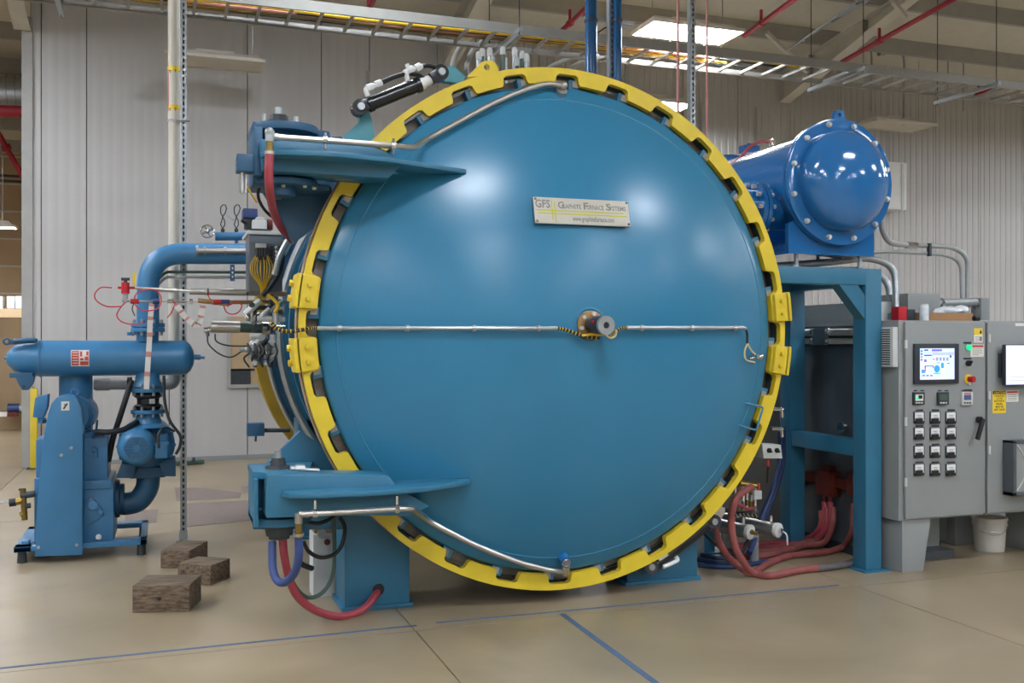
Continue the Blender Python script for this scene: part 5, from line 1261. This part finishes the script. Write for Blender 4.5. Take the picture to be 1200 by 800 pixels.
for v in me_.vertices: v.co += V((rnd.uniform(-1, 1), rnd.uniform(-1, 1), rnd.uniform(-1, 1))) * .008
wb = thing('plastic_jar', 'translucent white plastic jar at the left end of the cardboard tray', 'jar', P(1080, 372, 5.98))
c = P(1083, 367, 5.85); MB().cyl((c.x, 5.85, zT), (c.x, 5.85, P(1083, 357.5, 5.85).z), .033, n=18).build('jar', 'plasticbag', wb, bev=.004)
MB().cyl((c.x, 5.85, P(1083, 357.5, 5.85).z), (c.x, 5.85, P(1083, 356, 5.85).z), .03, n=18).build('jar_lid', 'lightgrey', wb)
rb_ = thing('red_tool', 'red and black tape measure lying on the control cabinet beside the conduits', 'tool', P(1062, 373, 5.9))
MB().box((P(1053, 365, 5.85).x, 5.85, zT), (P(1063, 365, 5.85).x, 5.93, P(1058, 359, 5.85).z)).build('red_half', 'red', rb_, bev=.008)
MB().box((P(1063, 365, 5.85).x, 5.85, zT), (P(1073, 365, 5.85).x, 5.93, P(1068, 362, 5.85).z)).build('black_half', 'bezel', rb_, bev=.008)
kn = thing('small_knob', 'small black knob lying at the right end of the cardboard tray', 'knob', P(1144, 373, 5.8))
MB().cyl(V((P(1144, 373, 5.8).x - .02, 5.8, zT + .02)), V((P(1144, 373, 5.8).x + .02, 5.8, zT + .02)), .02, n=12).build('knob', 'black', kn)
cr = thing('conduit_run', 'galvanised conduit with a junction elbow lying across the control cabinet top', 'conduit', P(1120, 356, 6.12))
Yq = 6.2; qz = P(1120, 356, Yq).z
MB().tube(bend([P(1088, 358, Yq), P(1092, 355.5, Yq), P(1147, 354, Yq)], .05), .035, 12).build('conduit', 'zinc', cr)
for x in (1091, 1100, 1143):
    MB().cyl(P(x, 355.5, Yq), P(x + 3, 355.4, Yq), .045, n=12).build('coupling', 'chrome', cr)
MB().pbox(1150, 349, 1160, 375, Yq - .05, Yq + .06).build('junction_box', 'cabinet', cr, bev=.005)
fbx = thing('wall_box', 'white wall cabinet half hidden behind the round vessel end', 'box', P(1050, 220, 14.1))
MB().box((P(1030, 220, 14.0).x, 13.9, P(1045, 246, 14).z), (P(1058, 220, 14.0).x, WY, P(1045, 191, 14).z)).build('box', 'white', fbx, bev=.01)
MB().box((P(1056, 220, 13.9).x, 13.88, P(1045, 246, 13.9).z), (P(1058.5, 220, 13.9).x, 13.9, P(1045, 191, 13.9).z)).build('box_edge', 'lightgrey', fbx)
# rising conduits
def cond(label, pts, rad, r, m='zinc', fits=()):
    t = thing('conduit', label, 'conduit', pts[-1])
    MB().tube(bend(pts, rad, 8), r, 12).build('tube', m, t)
    for a, b in fits: MB().cyl(a, b, r * 1.35, n=12).build('coupling', 'chrome', t)
    return t
Yc = 6.25
ct = thing('conduit', 'upper thin grey conduit from the vessel end down to the control cabinet', 'conduit', P(1133, 355, Yc))
MB().tube(bend([P(1062, 287, Yc), P(1116, 289, Yc), P(1134, 300, Yc), P(1133.5, 367, Yc)], .16, 8), .018, 12).build('tube', 'zinc', ct)
MB().tube(spl([P(1033, 260, Yc - .1), P(1035, 272, Yc - .1), P(1044, 284, Yc - .05), P(1064, 287, Yc)]), .022, 12).build('flexible_sleeve', 'greypvc', ct)
MB().cyl(P(1062, 287, Yc), P(1074, 287.5, Yc), .026, n=12).build('coupling', 'chrome', ct)
cond('lower thin grey conduit from below the vessel saddle down to the control cabinet', [P(985, 301, Yc), P(1036, 294, Yc), P(1106, 298, Yc), P(1126, 306, Yc), P(1127.5, 368, Yc)], .16, .014)
MB().bar(P(1089, 285, Yc - .02), P(1089, 300, Yc - .02), .03, .02).build('tube_strap', 'iron', ct)
cond('thick outer grey conduit curving from under the vessel to the cabinet top', [P(905, 312, 6.3), P(985, 306, 6.3), P(1018, 301, 6.3), P(1049, 312, 6.3), P(1051, 374, 6.2)], .30, .027, fits=[(P(1051, 366, 6.2), P(1051, 374, 6.2))])
cond('thick inner grey conduit curving down behind the stand post to the cabinet top', [P(930, 318, 6.45), P(1010, 316, 6.45), P(1041, 326, 6.45), P(1044, 374, 6.3)], .22, .027, fits=[(P(1044, 367, 6.3), P(1044, 374, 6.3))])
# bucket under the cabinets
bk = PZ(1162, 648); bu = thing('bucket', 'whitish plastic bucket with wire handle under the grey cabinets', 'bucket', (bk.x + .08, bk.y + .12, 0))
bo = V((bk.x + .08, bk.y + .1, 0)); hb_ = P(1162, 605, bk.y + .1).z
MB().lathe([(0, 0), (.108, 0), (.122, hb_ - .06), (.13, hb_ - .06), (.13, hb_ - .045), (.125, hb_ - .045), (.127, hb_ - .015), (.134, hb_ - .015), (.134, hb_), (.12, hb_), (.12, hb_ - .02), (.1, .01), (0, .01)], bo, (0, 0, 1), 32).build('pail', 'bucket', bu)
MB().tube(spl([bo + V((-.125, -.03, hb_ - .10)), bo + V((-.08, -.125, hb_ - .12)), bo + V((.0, -.14, hb_ - .10)), bo + V((.09, -.115, hb_ - .03)), bo + V((.12, -.04, hb_ - .03))]), .003, 6).build('wire_handle', 'zinc', bu)
MB().tube([bo + V((-.09, -.10, hb_ - .10)), bo + V((-.02, -.138, hb_ - .104))], .007, 8).build('grip', 'white', bu)

# ------------------------------------------------------------------ red water-cooled cables and bus bars low on the right
bb = thing('bus_bars', 'dark red copper bus bars bolted low on the dark power cabinet', 'bus bar', (4.95, 7.0, .5))
XB_ = 4.96
def xb(px, py, x=XB_): return PX(px, py, x)
def xbox(x0, y0, x1, y1, name, th=.04, m='copper'):
    a, b = PX(x0, (y0 + y1) / 2, XB_), PX(x1, (y0 + y1) / 2, XB_)
    za, zb = PX((x0 + x1) / 2, y0, XB_).z, PX((x0 + x1) / 2, y1, XB_).z
    return MB().box((XB_ - th, a.y, zb), (XB_ + .01, b.y, za)).build(name, m, bb, bev=.003)
xbox(930, 556, 1010, 568, 'long_bar'); xbox(964, 552, 984, 580, 'bolt_plate', .07); xbox(968, 545, 979, 556, 'terminal', .06); xbox(1001, 553, 1011, 580, 'bolt_plate', .07); xbox(926, 552, 945, 566, 'bolt_plate', .06)
for x, y in ((966, 577), (973, 577), (1001, 590), (1009, 592)):
    a = xb(x, y, 4.90); MB().cyl(a, a - V((0, 0, .16)), .014, n=10).build('cable_lug', 'copper', bb)
    MB().cyl(a - V((0, 0, .14)), a - V((0, 0, .17)), .018, n=8).build('lug_nut', 'chrome', bb)
def red(label, pts, r=.022, m='redhose'): return loose(label, pts, r, m, 'cable', 'cooling_cable', 10, 'red water-cooled cables')
Z_ = .028
red('red cable dropping from the ring edge and crossing the floor to the bus bars', [P(837, 612, 5.95), P(841, 630, 5.95), P(850, 648, 5.97), P(862, 660, 6.0), PZ(880, 671, Z_), PZ(900, 660, Z_), PZ(925, 651, Z_), PZ(955, 648, Z_), PZ(975, 645, Z_), P(990, 638, 6.35), xb(999, 622, 4.9), xb(1000.5, 600, 4.9), xb(1001, 590, 4.9)], .024, 'dirtyhose')
red('longest red cable looping out nearest on the floor to the stand post', [P(880, 571, 5.95), P(868, 578, 5.85), P(860, 590, 5.82), P(857, 610, 5.85), P(860, 635, 5.85), P(869, 655, 5.86), PZ(884, 671.5, Z_), PZ(905, 674, Z_), PZ(935, 668, Z_), PZ(962, 665, Z_)], .025, 'dirtyhose')
loose('grey sleeved end of the longest red cable rising at the stand post', [PZ(958, 665.5, Z_), PZ(985, 662, Z_), PZ(1000, 658, Z_), P(1007, 650, 6.3), xb(1009, 630, 4.9), xb(1009, 610, 4.9)], .026, 'greyhose', 'cable', 'cooling_cable', 10, 'red water-cooled cables')
for i, (yo, lab) in enumerate(((0, 'first'), (5, 'second'), (9, 'third'), (13, 'fourth'), (17, 'fifth'))):
    tx, ty = ((966, 600), (973, 600), (969, 606), (962, 610), (976, 606))[i]
    red('%s from the rear of the red cables lying side by side behind the chrome cylinder' % lab, [PZ(842 + i * 2, 640 + yo * .6, Z_), PZ(872, 638 + yo * .85, Z_), PZ(900, 636.5 + yo * .8, Z_), PZ(925, 635 + yo * .6, Z_), PZ(943, 631 + yo * .45, Z_ + .01), xb(tx - 10, ty + 25 + i, 4.86), xb(tx, ty + 6, 4.88), xb(tx, ty - 12, 4.89)], .022, 'dirtyhose' if i > 1 else 'redhose')
red('thin red hose strand curving from the brass manifold behind the loop', [P(858, 588, 6.05), P(868, 592, 6.1), P(876, 596, 6.1), P(884, 595, 6.15)], .012)
for i, (pts, lab) in enumerate((([(818, 662), (845, 664), (870, 663), (895, 658), (915, 655)], 'nearest'), ([(815, 655), (840, 659), (862, 661), (885, 660)], 'middle'), ([(822, 650), (845, 654), (868, 650), (890, 645)], 'rear'))):
    loose('%s dark blue hose lying on the floor under the furnace right side' % lab, [PZ(x, y, .02) for x, y in pts], .016, 'navyhose', 'hose', 'floor_hose', 8, 'dark blue floor hoses')
loose('dark blue hose hanging from the small switch box side down to the floor cables', [P(915, 505, 6.5), P(914, 540, 6.5), P(905, 575, 6.4), P(893, 605, 6.35), P(885, 630, 6.3), P(878, 648, 6.2)], .022, 'navyhose')
loose('second dark blue hose hanging beside the small switch box down to the chrome cylinders', [P(918, 500, 6.6), P(918, 540, 6.6), P(910, 572, 6.55), P(899, 600, 6.5), P(891, 622, 6.45)], .018, 'navyhose')
loose('black hose running from the furnace lower right edge back to the chrome cylinder', [P(820, 620, 6.1), P(842, 640, 6.15), P(865, 650, 6.2), P(876, 634, 6.25), P(880, 622, 6.3)], .012, 'black')
for i, (x, y, L, lab) in enumerate(((878, 623, 45, 'chrome cylinder nearer the furnace on a steel bracket'), (911, 621, 50, 'chrome cylinder with dangling wire, right of its twin'))):
    t = thing('air_cylinder', lab, 'cylinder', P(x, y, 6.2), 'chrome cylinders')
    p0 = P(x, y, 6.2); p1 = p0 + V((-.18, .42, .02)); r = 8.5 / FPX * 7
    d = (p1 - p0).normalized()
    MB().cyl(p0, p1, r, n=22).build('barrel', 'steel', t)
    MB().cyl(p0 - d * .015, p0 + d * .015, r * 1.05, n=22).build('end_cap', 'white', t, bev=.004)
    MB().cyl(p0 - d * .015, p0 - d * .05, .016, n=8).cyl(p0 - d * .04 + V((-.02, 0, .015)), p0 - d * .04 + V((.03, 0, -.01)), .013, n=8).build('elbow_fitting', 'brass' if i == 0 else 'chrome', t)
    MB().cyl(p0 + d * .05 + V((0, 0, r)), p0 + d * .05 + V((0, 0, r + .05)), .013, n=8).build('port', 'chrome', t)
    if i: MB().tube(spl([p0 - d * .05, p0 - d * .06 + V((.02, 0, -.03)), p0 - d * .06 + V((.025, 0, -.10))]), .006, 6).build('dangling_wire', 'white', t)
    if i == 0:
        q = p0 + V((.045, -.0, 0)); a = P(881, 625, 6.28); b = P(889, 655, 6.28)
        MB().box((a.x, 6.28, 0), (b.x, 6.30, a.z)).build('bracket', 'zinc', t)
    MB().box((p1.x - .04, p1.y - .02, 0), (p1.x + .04, p1.y, p1.z)).build('rear_bracket', 'zinc', t)
# brass water manifold behind the yellow ring
wm = thing('water_manifold', 'row of brass and chrome water valves behind the lower right of the yellow ring', 'manifold', P(865, 585, 6.3))
MB().cyl(P(866, 566, 6.25), P(886, 569, 6.25), .02, n=10).cyl(P(868, 564, 6.3), P(884, 566, 6.3), .014, n=10).build('header', 'brass', wm)
MB().cyl(P(866, 602, 6.3), P(888, 600, 6.3), .018, n=10).build('lower_header', 'iron', wm)
for i in range(6):
    x = 862 + i * 4.6
    MB().cyl(P(x, 569 + i * .3, 6.25), P(x, 598, 6.25), .010, n=8).build('valve_stem', ('chrome', 'brass', 'zinc')[i % 3], wm)
    MB().cyl(P(x, 580 + i % 2 * 5, 6.23), P(x, 587 + i % 2 * 5, 6.23), .017, n=8).build('valve_body', ('brass', 'zinc', 'chrome')[i % 3], wm)
    MB().cyl(P(x, 602, 6.26), P(x + 2, 606, 6.24), .012, n=8).build('valve_elbow', 'chrome', wm)
MB().pbox(884, 575, 893, 585, 6.22, 6.26).build('flow_switch', 'lightgrey', wm, bev=.004)
MB().pbox(859, 590, 861.5, 602, 6.2, 6.21).build('yellow_tag', 'ygloss', wm)
MB().cyl(P(889, 566, 6.25), P(889, 576, 6.25), .010, n=8).build('orange_cap', 'labelred', wm)
sbx = thing('switch_box', 'small pale grey box with two black rotary knobs beside the yellow ring', 'switch box', P(905, 530, 6.1))
fr = [P(893, 520, 6.1), P(915, 521, 6.1), P(917, 537, 6.1), P(895, 537, 6.1)]
MB().prism(fr, (0, .12, 0)).build('box', 'lightgrey', sbx, bev=.004)
for x in (901, 910):
    p = P(x, 527.5, 6.1); k_ = MB().cyl(p, p - V((0, .012, 0)), .018, n=14).bar(p + V((-.012, -.02, .01)), p + V((.012, -.02, -.012)), .01, .014, (0, 1, 0)).build('rotary_knob', 'black', sbx)
MB().cyl(P(900, 539, 6.14), P(900, 546, 6.14), .012, n=10).build('orange_gland', 'labelred', sbx)
MB().cyl(P(900, 546, 6.14), P(899, 565, 6.2), .006, n=6).build('cable', 'black', sbx)
for y in (479, 502):
    MB().cyl(P(904, y, 6.2), P(916, y + .5, 6.2), .014, n=8).cyl(P(916, y, 6.2), P(917, y + 10, 6.2), .013, n=8).ball(P(916.5, y + .5, 6.2), .018).build('water_elbow', 'chrome', sbx)

# ------------------------------------------------------------------ overhead: cable tray, pipes, struts
TY0, TY1, TZ = 10.0, 10.62, 5.04
tray = thing('cable_tray', 'long grey ladder cable tray crossing the hall above the furnace', 'cable tray', (5, 10.3, TZ))
for y, w, h in ((TY0, .03, .045), (TY1, .03, .0)):
    MB().box((-6, y, TZ - .06), (21, y + w, TZ + h)).build('side_rail', 'tray', tray)
for k in range(84):
    x = -5.0 + k * .31
    if -2 < x < 18.5: MB().box((x, TY0 + .03, TZ - .045), (x + .028, TY1, TZ - .015)).build('rung', 'tray', tray)
for x in (-1, P(592, 45, 10.2).x, P(985, 98, 10.2).x, P(1138, 112, 10.2).x, 14):
    MB().box((x, TY0 - .25, TZ - .11), (x + .045, TY1 + .25, TZ - .065)).build('trapeze', 'zinc', tray)
    for y in (TY0 - .2, TY1 + .2): MB().cyl((x + .02, y, TZ - .13), (x + .02, y, roof(y) - .1), .006, n=5).build('hanger_rod', 'iron', tray)
for x in (8.5, 12.4):
    MB().box((x, TY0 - .004, TZ - .05), (x + .3, TY0, TZ + .04)).build('splice_plate', 'tray', tray)
    for i in range(4): MB().cyl((x + .05 + .065 * i, TY0 - .01, TZ - .01), (x + .05 + .065 * i, TY0, TZ - .01), .012, n=6).build('bolt', 'zinc', tray)
rnd = random.Random(11)
for i in range(14):
    m = ('wire', 'wire', 'bronze', 'pink', 'redwire', 'black', 'wire', 'brass', 'pink', 'iron', 'wire', 'redhose', 'brass', 'black')[i]
    y = TY0 + .07 + .5 * rnd.random(); r = .012 + .008 * rnd.random(); x1 = 5.6 + rnd.random() * 2
    MB().tube(spl([(-2 + k * (x1 + 2) / 7, y + rnd.uniform(-.03, .03), TZ + .01 + rnd.random() * .03) for k in range(8)], 4), r, 6).build('tray_cable', m, tray)
for i in range(3):
    x = 4.6 + i * .7
    MB().tube(spl([(x, 10.4, TZ + .05), (x + .1, 10.3, TZ + .16), (x + .2, 10.2, TZ + .2), (x + .35, 10.3, TZ + .08), (x + .4, 10.5, TZ)], 6), .008, 6).build('cable_loop', 'greencyl' if i else 'black', tray)
# conduits dropping behind the ring top
for i, x in enumerate((535, 552, 645, 670)):
    p = P(x, 66, 11.6)
    loose('%s grey flexible drop curving down behind the top of the ring' % ('first', 'second', 'third', 'fourth')[i], [P(x + (12 if i < 2 else 32), 50 if i < 2 else 66, 10.66), P(x + (4 if i < 2 else 14), 56 if i < 2 else 72, 10.8), P(x - 4, 72 if i < 2 else 82, 10.9), P(x - 5, 90, 10.9), P(x - 4, 125, 10.9)], .03, 'purlin', 'conduit', 'flexible_drop', 10, 'flexible drops from the tray')
# white capped studs on top of the furnace
tf = [(561, 62, 80), (565, 58, 80), (574, 57, 80), (589, 56, 82), (603, 57, 82), (612, 61, 82), (617, 64, 82), (577, 68, 82), (592, 69, 82), (606, 69, 82)]
for i, (x, y0, y1) in enumerate(tf):
    t = thing('terminal_stud', '%s white capped post from the left on the furnace top behind the lifting eye' % 'leftmost second third fifth seventh ninth last fourth sixth eighth'.split()[i], 'terminal', P(x, y1, 7.4), 'white capped posts on the furnace top')
    a = P(x, y0 + 4, 7.4 + .1 * (i % 3)); b = V((a.x, a.y, 3.1))
    MB().cyl(a, b, .02 if i < 7 else .014, n=10).build('post', 'greencyl' if i % 2 else 'zinc', t)
    MB().cyl(a + V((0, 0, .02)), a - V((0, 0, .03)), .024 if i < 7 else .018, n=8).cyl(a + V((0, 0, .02)), a + V((0, 0, .035)), .018, n=8).build('cap', 'white', t)
# blue vertical pipes with strut between them
for x, w, lab in ((692.5, 14, 'tall blue vertical pipe rising behind the furnace top, left of the slotted strut'), (724, 9, 'slimmer blue vertical pipe rising behind the furnace, right of the slotted strut')):
    t = thing('riser_pipe', lab, 'pipe', P(x, 150, 8.0))
    q = P(x, 100, 8.0); MB().cyl((q.x, 8, 3.0), (q.x, 8, roof(8) - .28), w / 2 / FPX * 8.75, n=24).build('pipe', 'riser', t)
    z = P(x, 24, 8).z
    MB().cyl((q.x, 8, z - .012), (q.x, 8, z + .012), w / 2 / FPX * 8.75 + .008, n=24).build('pipe_clamp', 'iron', t)
q = P(717.5, 60, 8.05)
s2 = slotted_strut('slotted_strut', 'perforated steel strut between the two tall blue pipes', (q.x, 8.05, 3.0), (q.x, 8.05, 7.0), .06)
MB().pbox(686, 22, 742, 26, 8.13, 8.17).build('cross_arm', 'zinc', s2)
q = P(812, 60, 8.3)
slotted_strut('slotted_strut', 'perforated steel strut hanging from the roof in front of the lit panel light', (q.x, 8.3, P(812, 190, 8.3).z), (q.x, 8.3, 7.0), .06)
for x, w, lab in ((794.5, .014, 'thin pink painted drop pipe left of the hanging slotted strut'), (828.5, .011, 'thin pink painted drop pipe right of the hanging slotted strut')):
    q = P(x, 60, 8.6); tag(MB().cyl((q.x, 8.6, P(x, 205, 8.6).z), (q.x, 8.6, 7.1), w, n=8).build('drop_pipe', 'pink'), lab, 'pipe')
# sprinkler pipes
def spipe(label, a, b, r=.034):
    a, b = V(a), V(b)
    t = thing('sprinkler_pipe', label, 'pipe', a)
    MB().cyl(a, b, r, n=12).build('pipe', 'redpipe', t)
    c = a.lerp(b, .35); MB().cyl(c - (b - a).normalized() * .05, c + (b - a).normalized() * .05, r * 1.4, n=12).cyl(c, c + V((0, 0, .18)), r * .6, n=8).build('tee_fitting', 'redpipe', t)
spipe('dark red sprinkler pipe running along the right white rafter', P(986, 73, 12.2), P(1130, -8, 9.6))
spipe('dark red sprinkler pipe sloping up behind the left tall blue pipe', P(655, 39, 12.6), P(695, 2, 11))
spipe('dark red sprinkler pipe left of the right white rafter', P(872, 42, 11.8), P(935, -4, 10))
spipe('short dark red pipe crossing above the cable tray near the left', P(428, 20, 12), P(440, -6, 11))
spipe('dark red pipe stub beyond the tray at the far right', P(1140, 114, 13.8), P(1160, 103, 13.4))
# conduits racked on the rafter
cr2 = thing('conduit_rack', 'bundle of thin grey conduits racked along the right rafter', 'conduit', P(960, 40, 12))
for i in range(6):
    MB().cyl(P(922 + i * 2.2, 60 - i * 1.8, 12.8), P(1012 + i * 3.4, -4 - i * .5, 11.0), .016, n=6).build('conduit', 'zinc', cr2)
for t_ in (.25, .6, .9):
    MB().bar(P(922, 62, 12.8).lerp(P(1012, -2, 11.0), t_), P(934, 50, 12.8).lerp(P(1030, -7, 11.0), t_), .03, .03).build('rack_bar', 'zinc', cr2)
br = thing('brace_rod', 'pale angle brace slanting from the roof toward the right rafter foot', 'brace', P(900, 40, 12.9))
MB().bar(P(898, 38, 12.9), P(946, 84, 13.2), .06, .06).build('angle', 'rafter', br)
br2 = thing('brace_rod', 'pale angle brace high beside the right rafter at the top of the photo', 'brace', P(1050, 0, 12))
MB().bar(P(1046, 1, 11.2), P(1061, 20, 11.3), .06, .06).build('angle', 'rafter', br2)
cd = thing('light_cord', 'grey conduit hooking down from the roof to the unlit panel light by the vessel', 'conduit', P(1060, 140, 13))
MB().tube(bend([P(1034, 62, 13.2), P(1058, 63, 13.2), P(1060, 72, 13.2), P(1059, 147, 13.2)], .25, 6), .022, 8).build('cord', 'zinc', cd)
MB().cyl(P(1030, 62, 13.2), P(1036, 62, 13.2), .05, n=10).build('roof_box', 'zinc', cd)
for x, y in ((1021, 130), (1111, 120), (1129, 130)):
    tag(MB().cyl(P(x, 60, 13.3), P(x, y, 13.3), .012, n=6).build('drop_rod', 'zinc'), 'thin hanging rod ' + {1021: 'left of the roof conduit hook', 1111: 'just left of the right trapeze bar', 1129: 'just right of the right trapeze bar'}[x], 'rod')

# ------------------------------------------------------------------ far bay at the left edge
fd = thing('air_duct', 'long corrugated silver air duct across the far bay', 'duct', P(10, 118, 17))
MB().cyl(P(-60, 110, 17), P(34, 114, 17), .32, n=24).build('duct', 'zinc', fd)
for i in range(8): MB().cyl(P(-40 + i * 10, 111 + i * .4, 17), P(-39 + i * 10, 111 + i * .4, 17), .335, n=24).build('duct_rib', 'tray', fd)
rp_ = thing('fire_main', 'thick red horizontal pipe below the silver air duct', 'pipe', P(10, 130, 16.5))
MB().cyl(P(-60, 128, 16.5), P(34, 131, 16.5), .09, n=16).build('pipe', 'redpipe', rp_)
rp2 = thing('sprinkler_pipe', 'thin red pipe slanting down across the far bay wall', 'pipe', P(15, 180, 18))
MB().cyl(P(-12, 138, 18), P(34, 220, 18), .045, n=10).cyl(P(6, 170, 18), P(9, 176, 18), .075, n=10).build('pipe', 'redpipe', rp2)
bt = thing('far_tray', 'dark narrow cable tray low on the far bay wall', 'tray', P(10, 210, 20))
MB().box((P(-60, 210, 20).x, 20, P(10, 207, 20).z), (P(33, 210, 20).x, 20.05, P(10, 204.5, 20).z)).box((P(-60, 210, 20).x, 20, P(10, 213, 20).z), (P(33, 210, 20).x, 20.05, P(10, 210.5, 20).z)).build('rails', 'iron', bt)
sh = thing('wall_shelf', 'tan wall shelf with white boxes at the left edge', 'shelf', P(10, 365, 19))
MB().box((P(-60, 362, 19).x, 19, P(10, 372, 19).z), (P(34, 362, 19).x, 19.6, P(10, 361.5, 19).z)).build('shelf_board', 'tanwall', sh)
for x0, x1, lab in ((-4, 3, 'leftmost white box on the far shelf'), (8, 17, 'middle white box on the far shelf'), (17.8, 32, 'widest white box on the far shelf')):
    tag(MB().pbox(x0, 347, x1, 361.3, 19.1, 19.4).build('storage_box', 'white', bev=.01), lab, 'box', 'white boxes on the far shelf')
bn_ = thing('bench', 'long low tan counter along the far wall', 'counter', P(10, 470, 20))
MB().box((P(-80, 470, 20.5).x, 20.5, 0), (P(36, 470, 20.5).x, 21.5, P(10, 484, 20.5).z)).build('counter', 'tanwall', bn_)
dr = thing('far_drum', 'blue and cream roll lying on the far counter', 'roll', P(22, 478, 20.2))
MB().cyl(P(9, 478, 20.2), P(23, 478, 20.2), .085, n=16).build('blue_body', 'bluehose', dr)
MB().cyl(P(23, 478, 20.2), P(34, 478, 20.2), .07, n=16).cyl(P(33, 472, 20.2), P(36, 484, 20.2), .09, n=12).build('cream_end', 'lightgrey', dr)
for x0, x1, m, lab in ((-3, 8, 'paper', 'small white packet on the far counter'), (8.5, 20, 'copper', 'small brown packet on the far counter')):
    tag(MB().pbox(x0, 483, x1, 488, 20.0, 20.2).build('packet', m), lab, 'packet')
bo_ = V((-1.60, 14.05, 0))
bol = thing('bollard', 'yellow steel guard post at the end of the back wall', 'bollard', (bo_.x, bo_.y, 0))
MB().box((bo_.x - .04, bo_.y, 0), (bo_.x + .04, bo_.y + .08, P(36, 455, bo_.y).z)).build('post', 'yellow', bol, bev=.008)
MB().box((bo_.x - .08, bo_.y - .04, 0), (bo_.x + .08, bo_.y + .12, .012)).build('base_plate', 'iron', bol)
gs = PZ(222, 541)
tag(MB().bar(PZ(205, 543, .03), PZ(238, 540.5, .03), .12, .05).build('green_bar', 'greencyl', bev=.01), 'low dark green bar lying on the floor against the back wall', 'bar')
kb = thing('small_knob', 'tiny dark knob standing on the green bar by the back wall', 'knob', PZ(227, 538))
MB().cyl(PZ(227, 540, .055), PZ(227, 540, .055) + V((0, 0, .05)), .03, .015, 10).build('knob', 'iron', kb)
for o in bpy.data.objects:
    if '_o' in o: del o['_o']
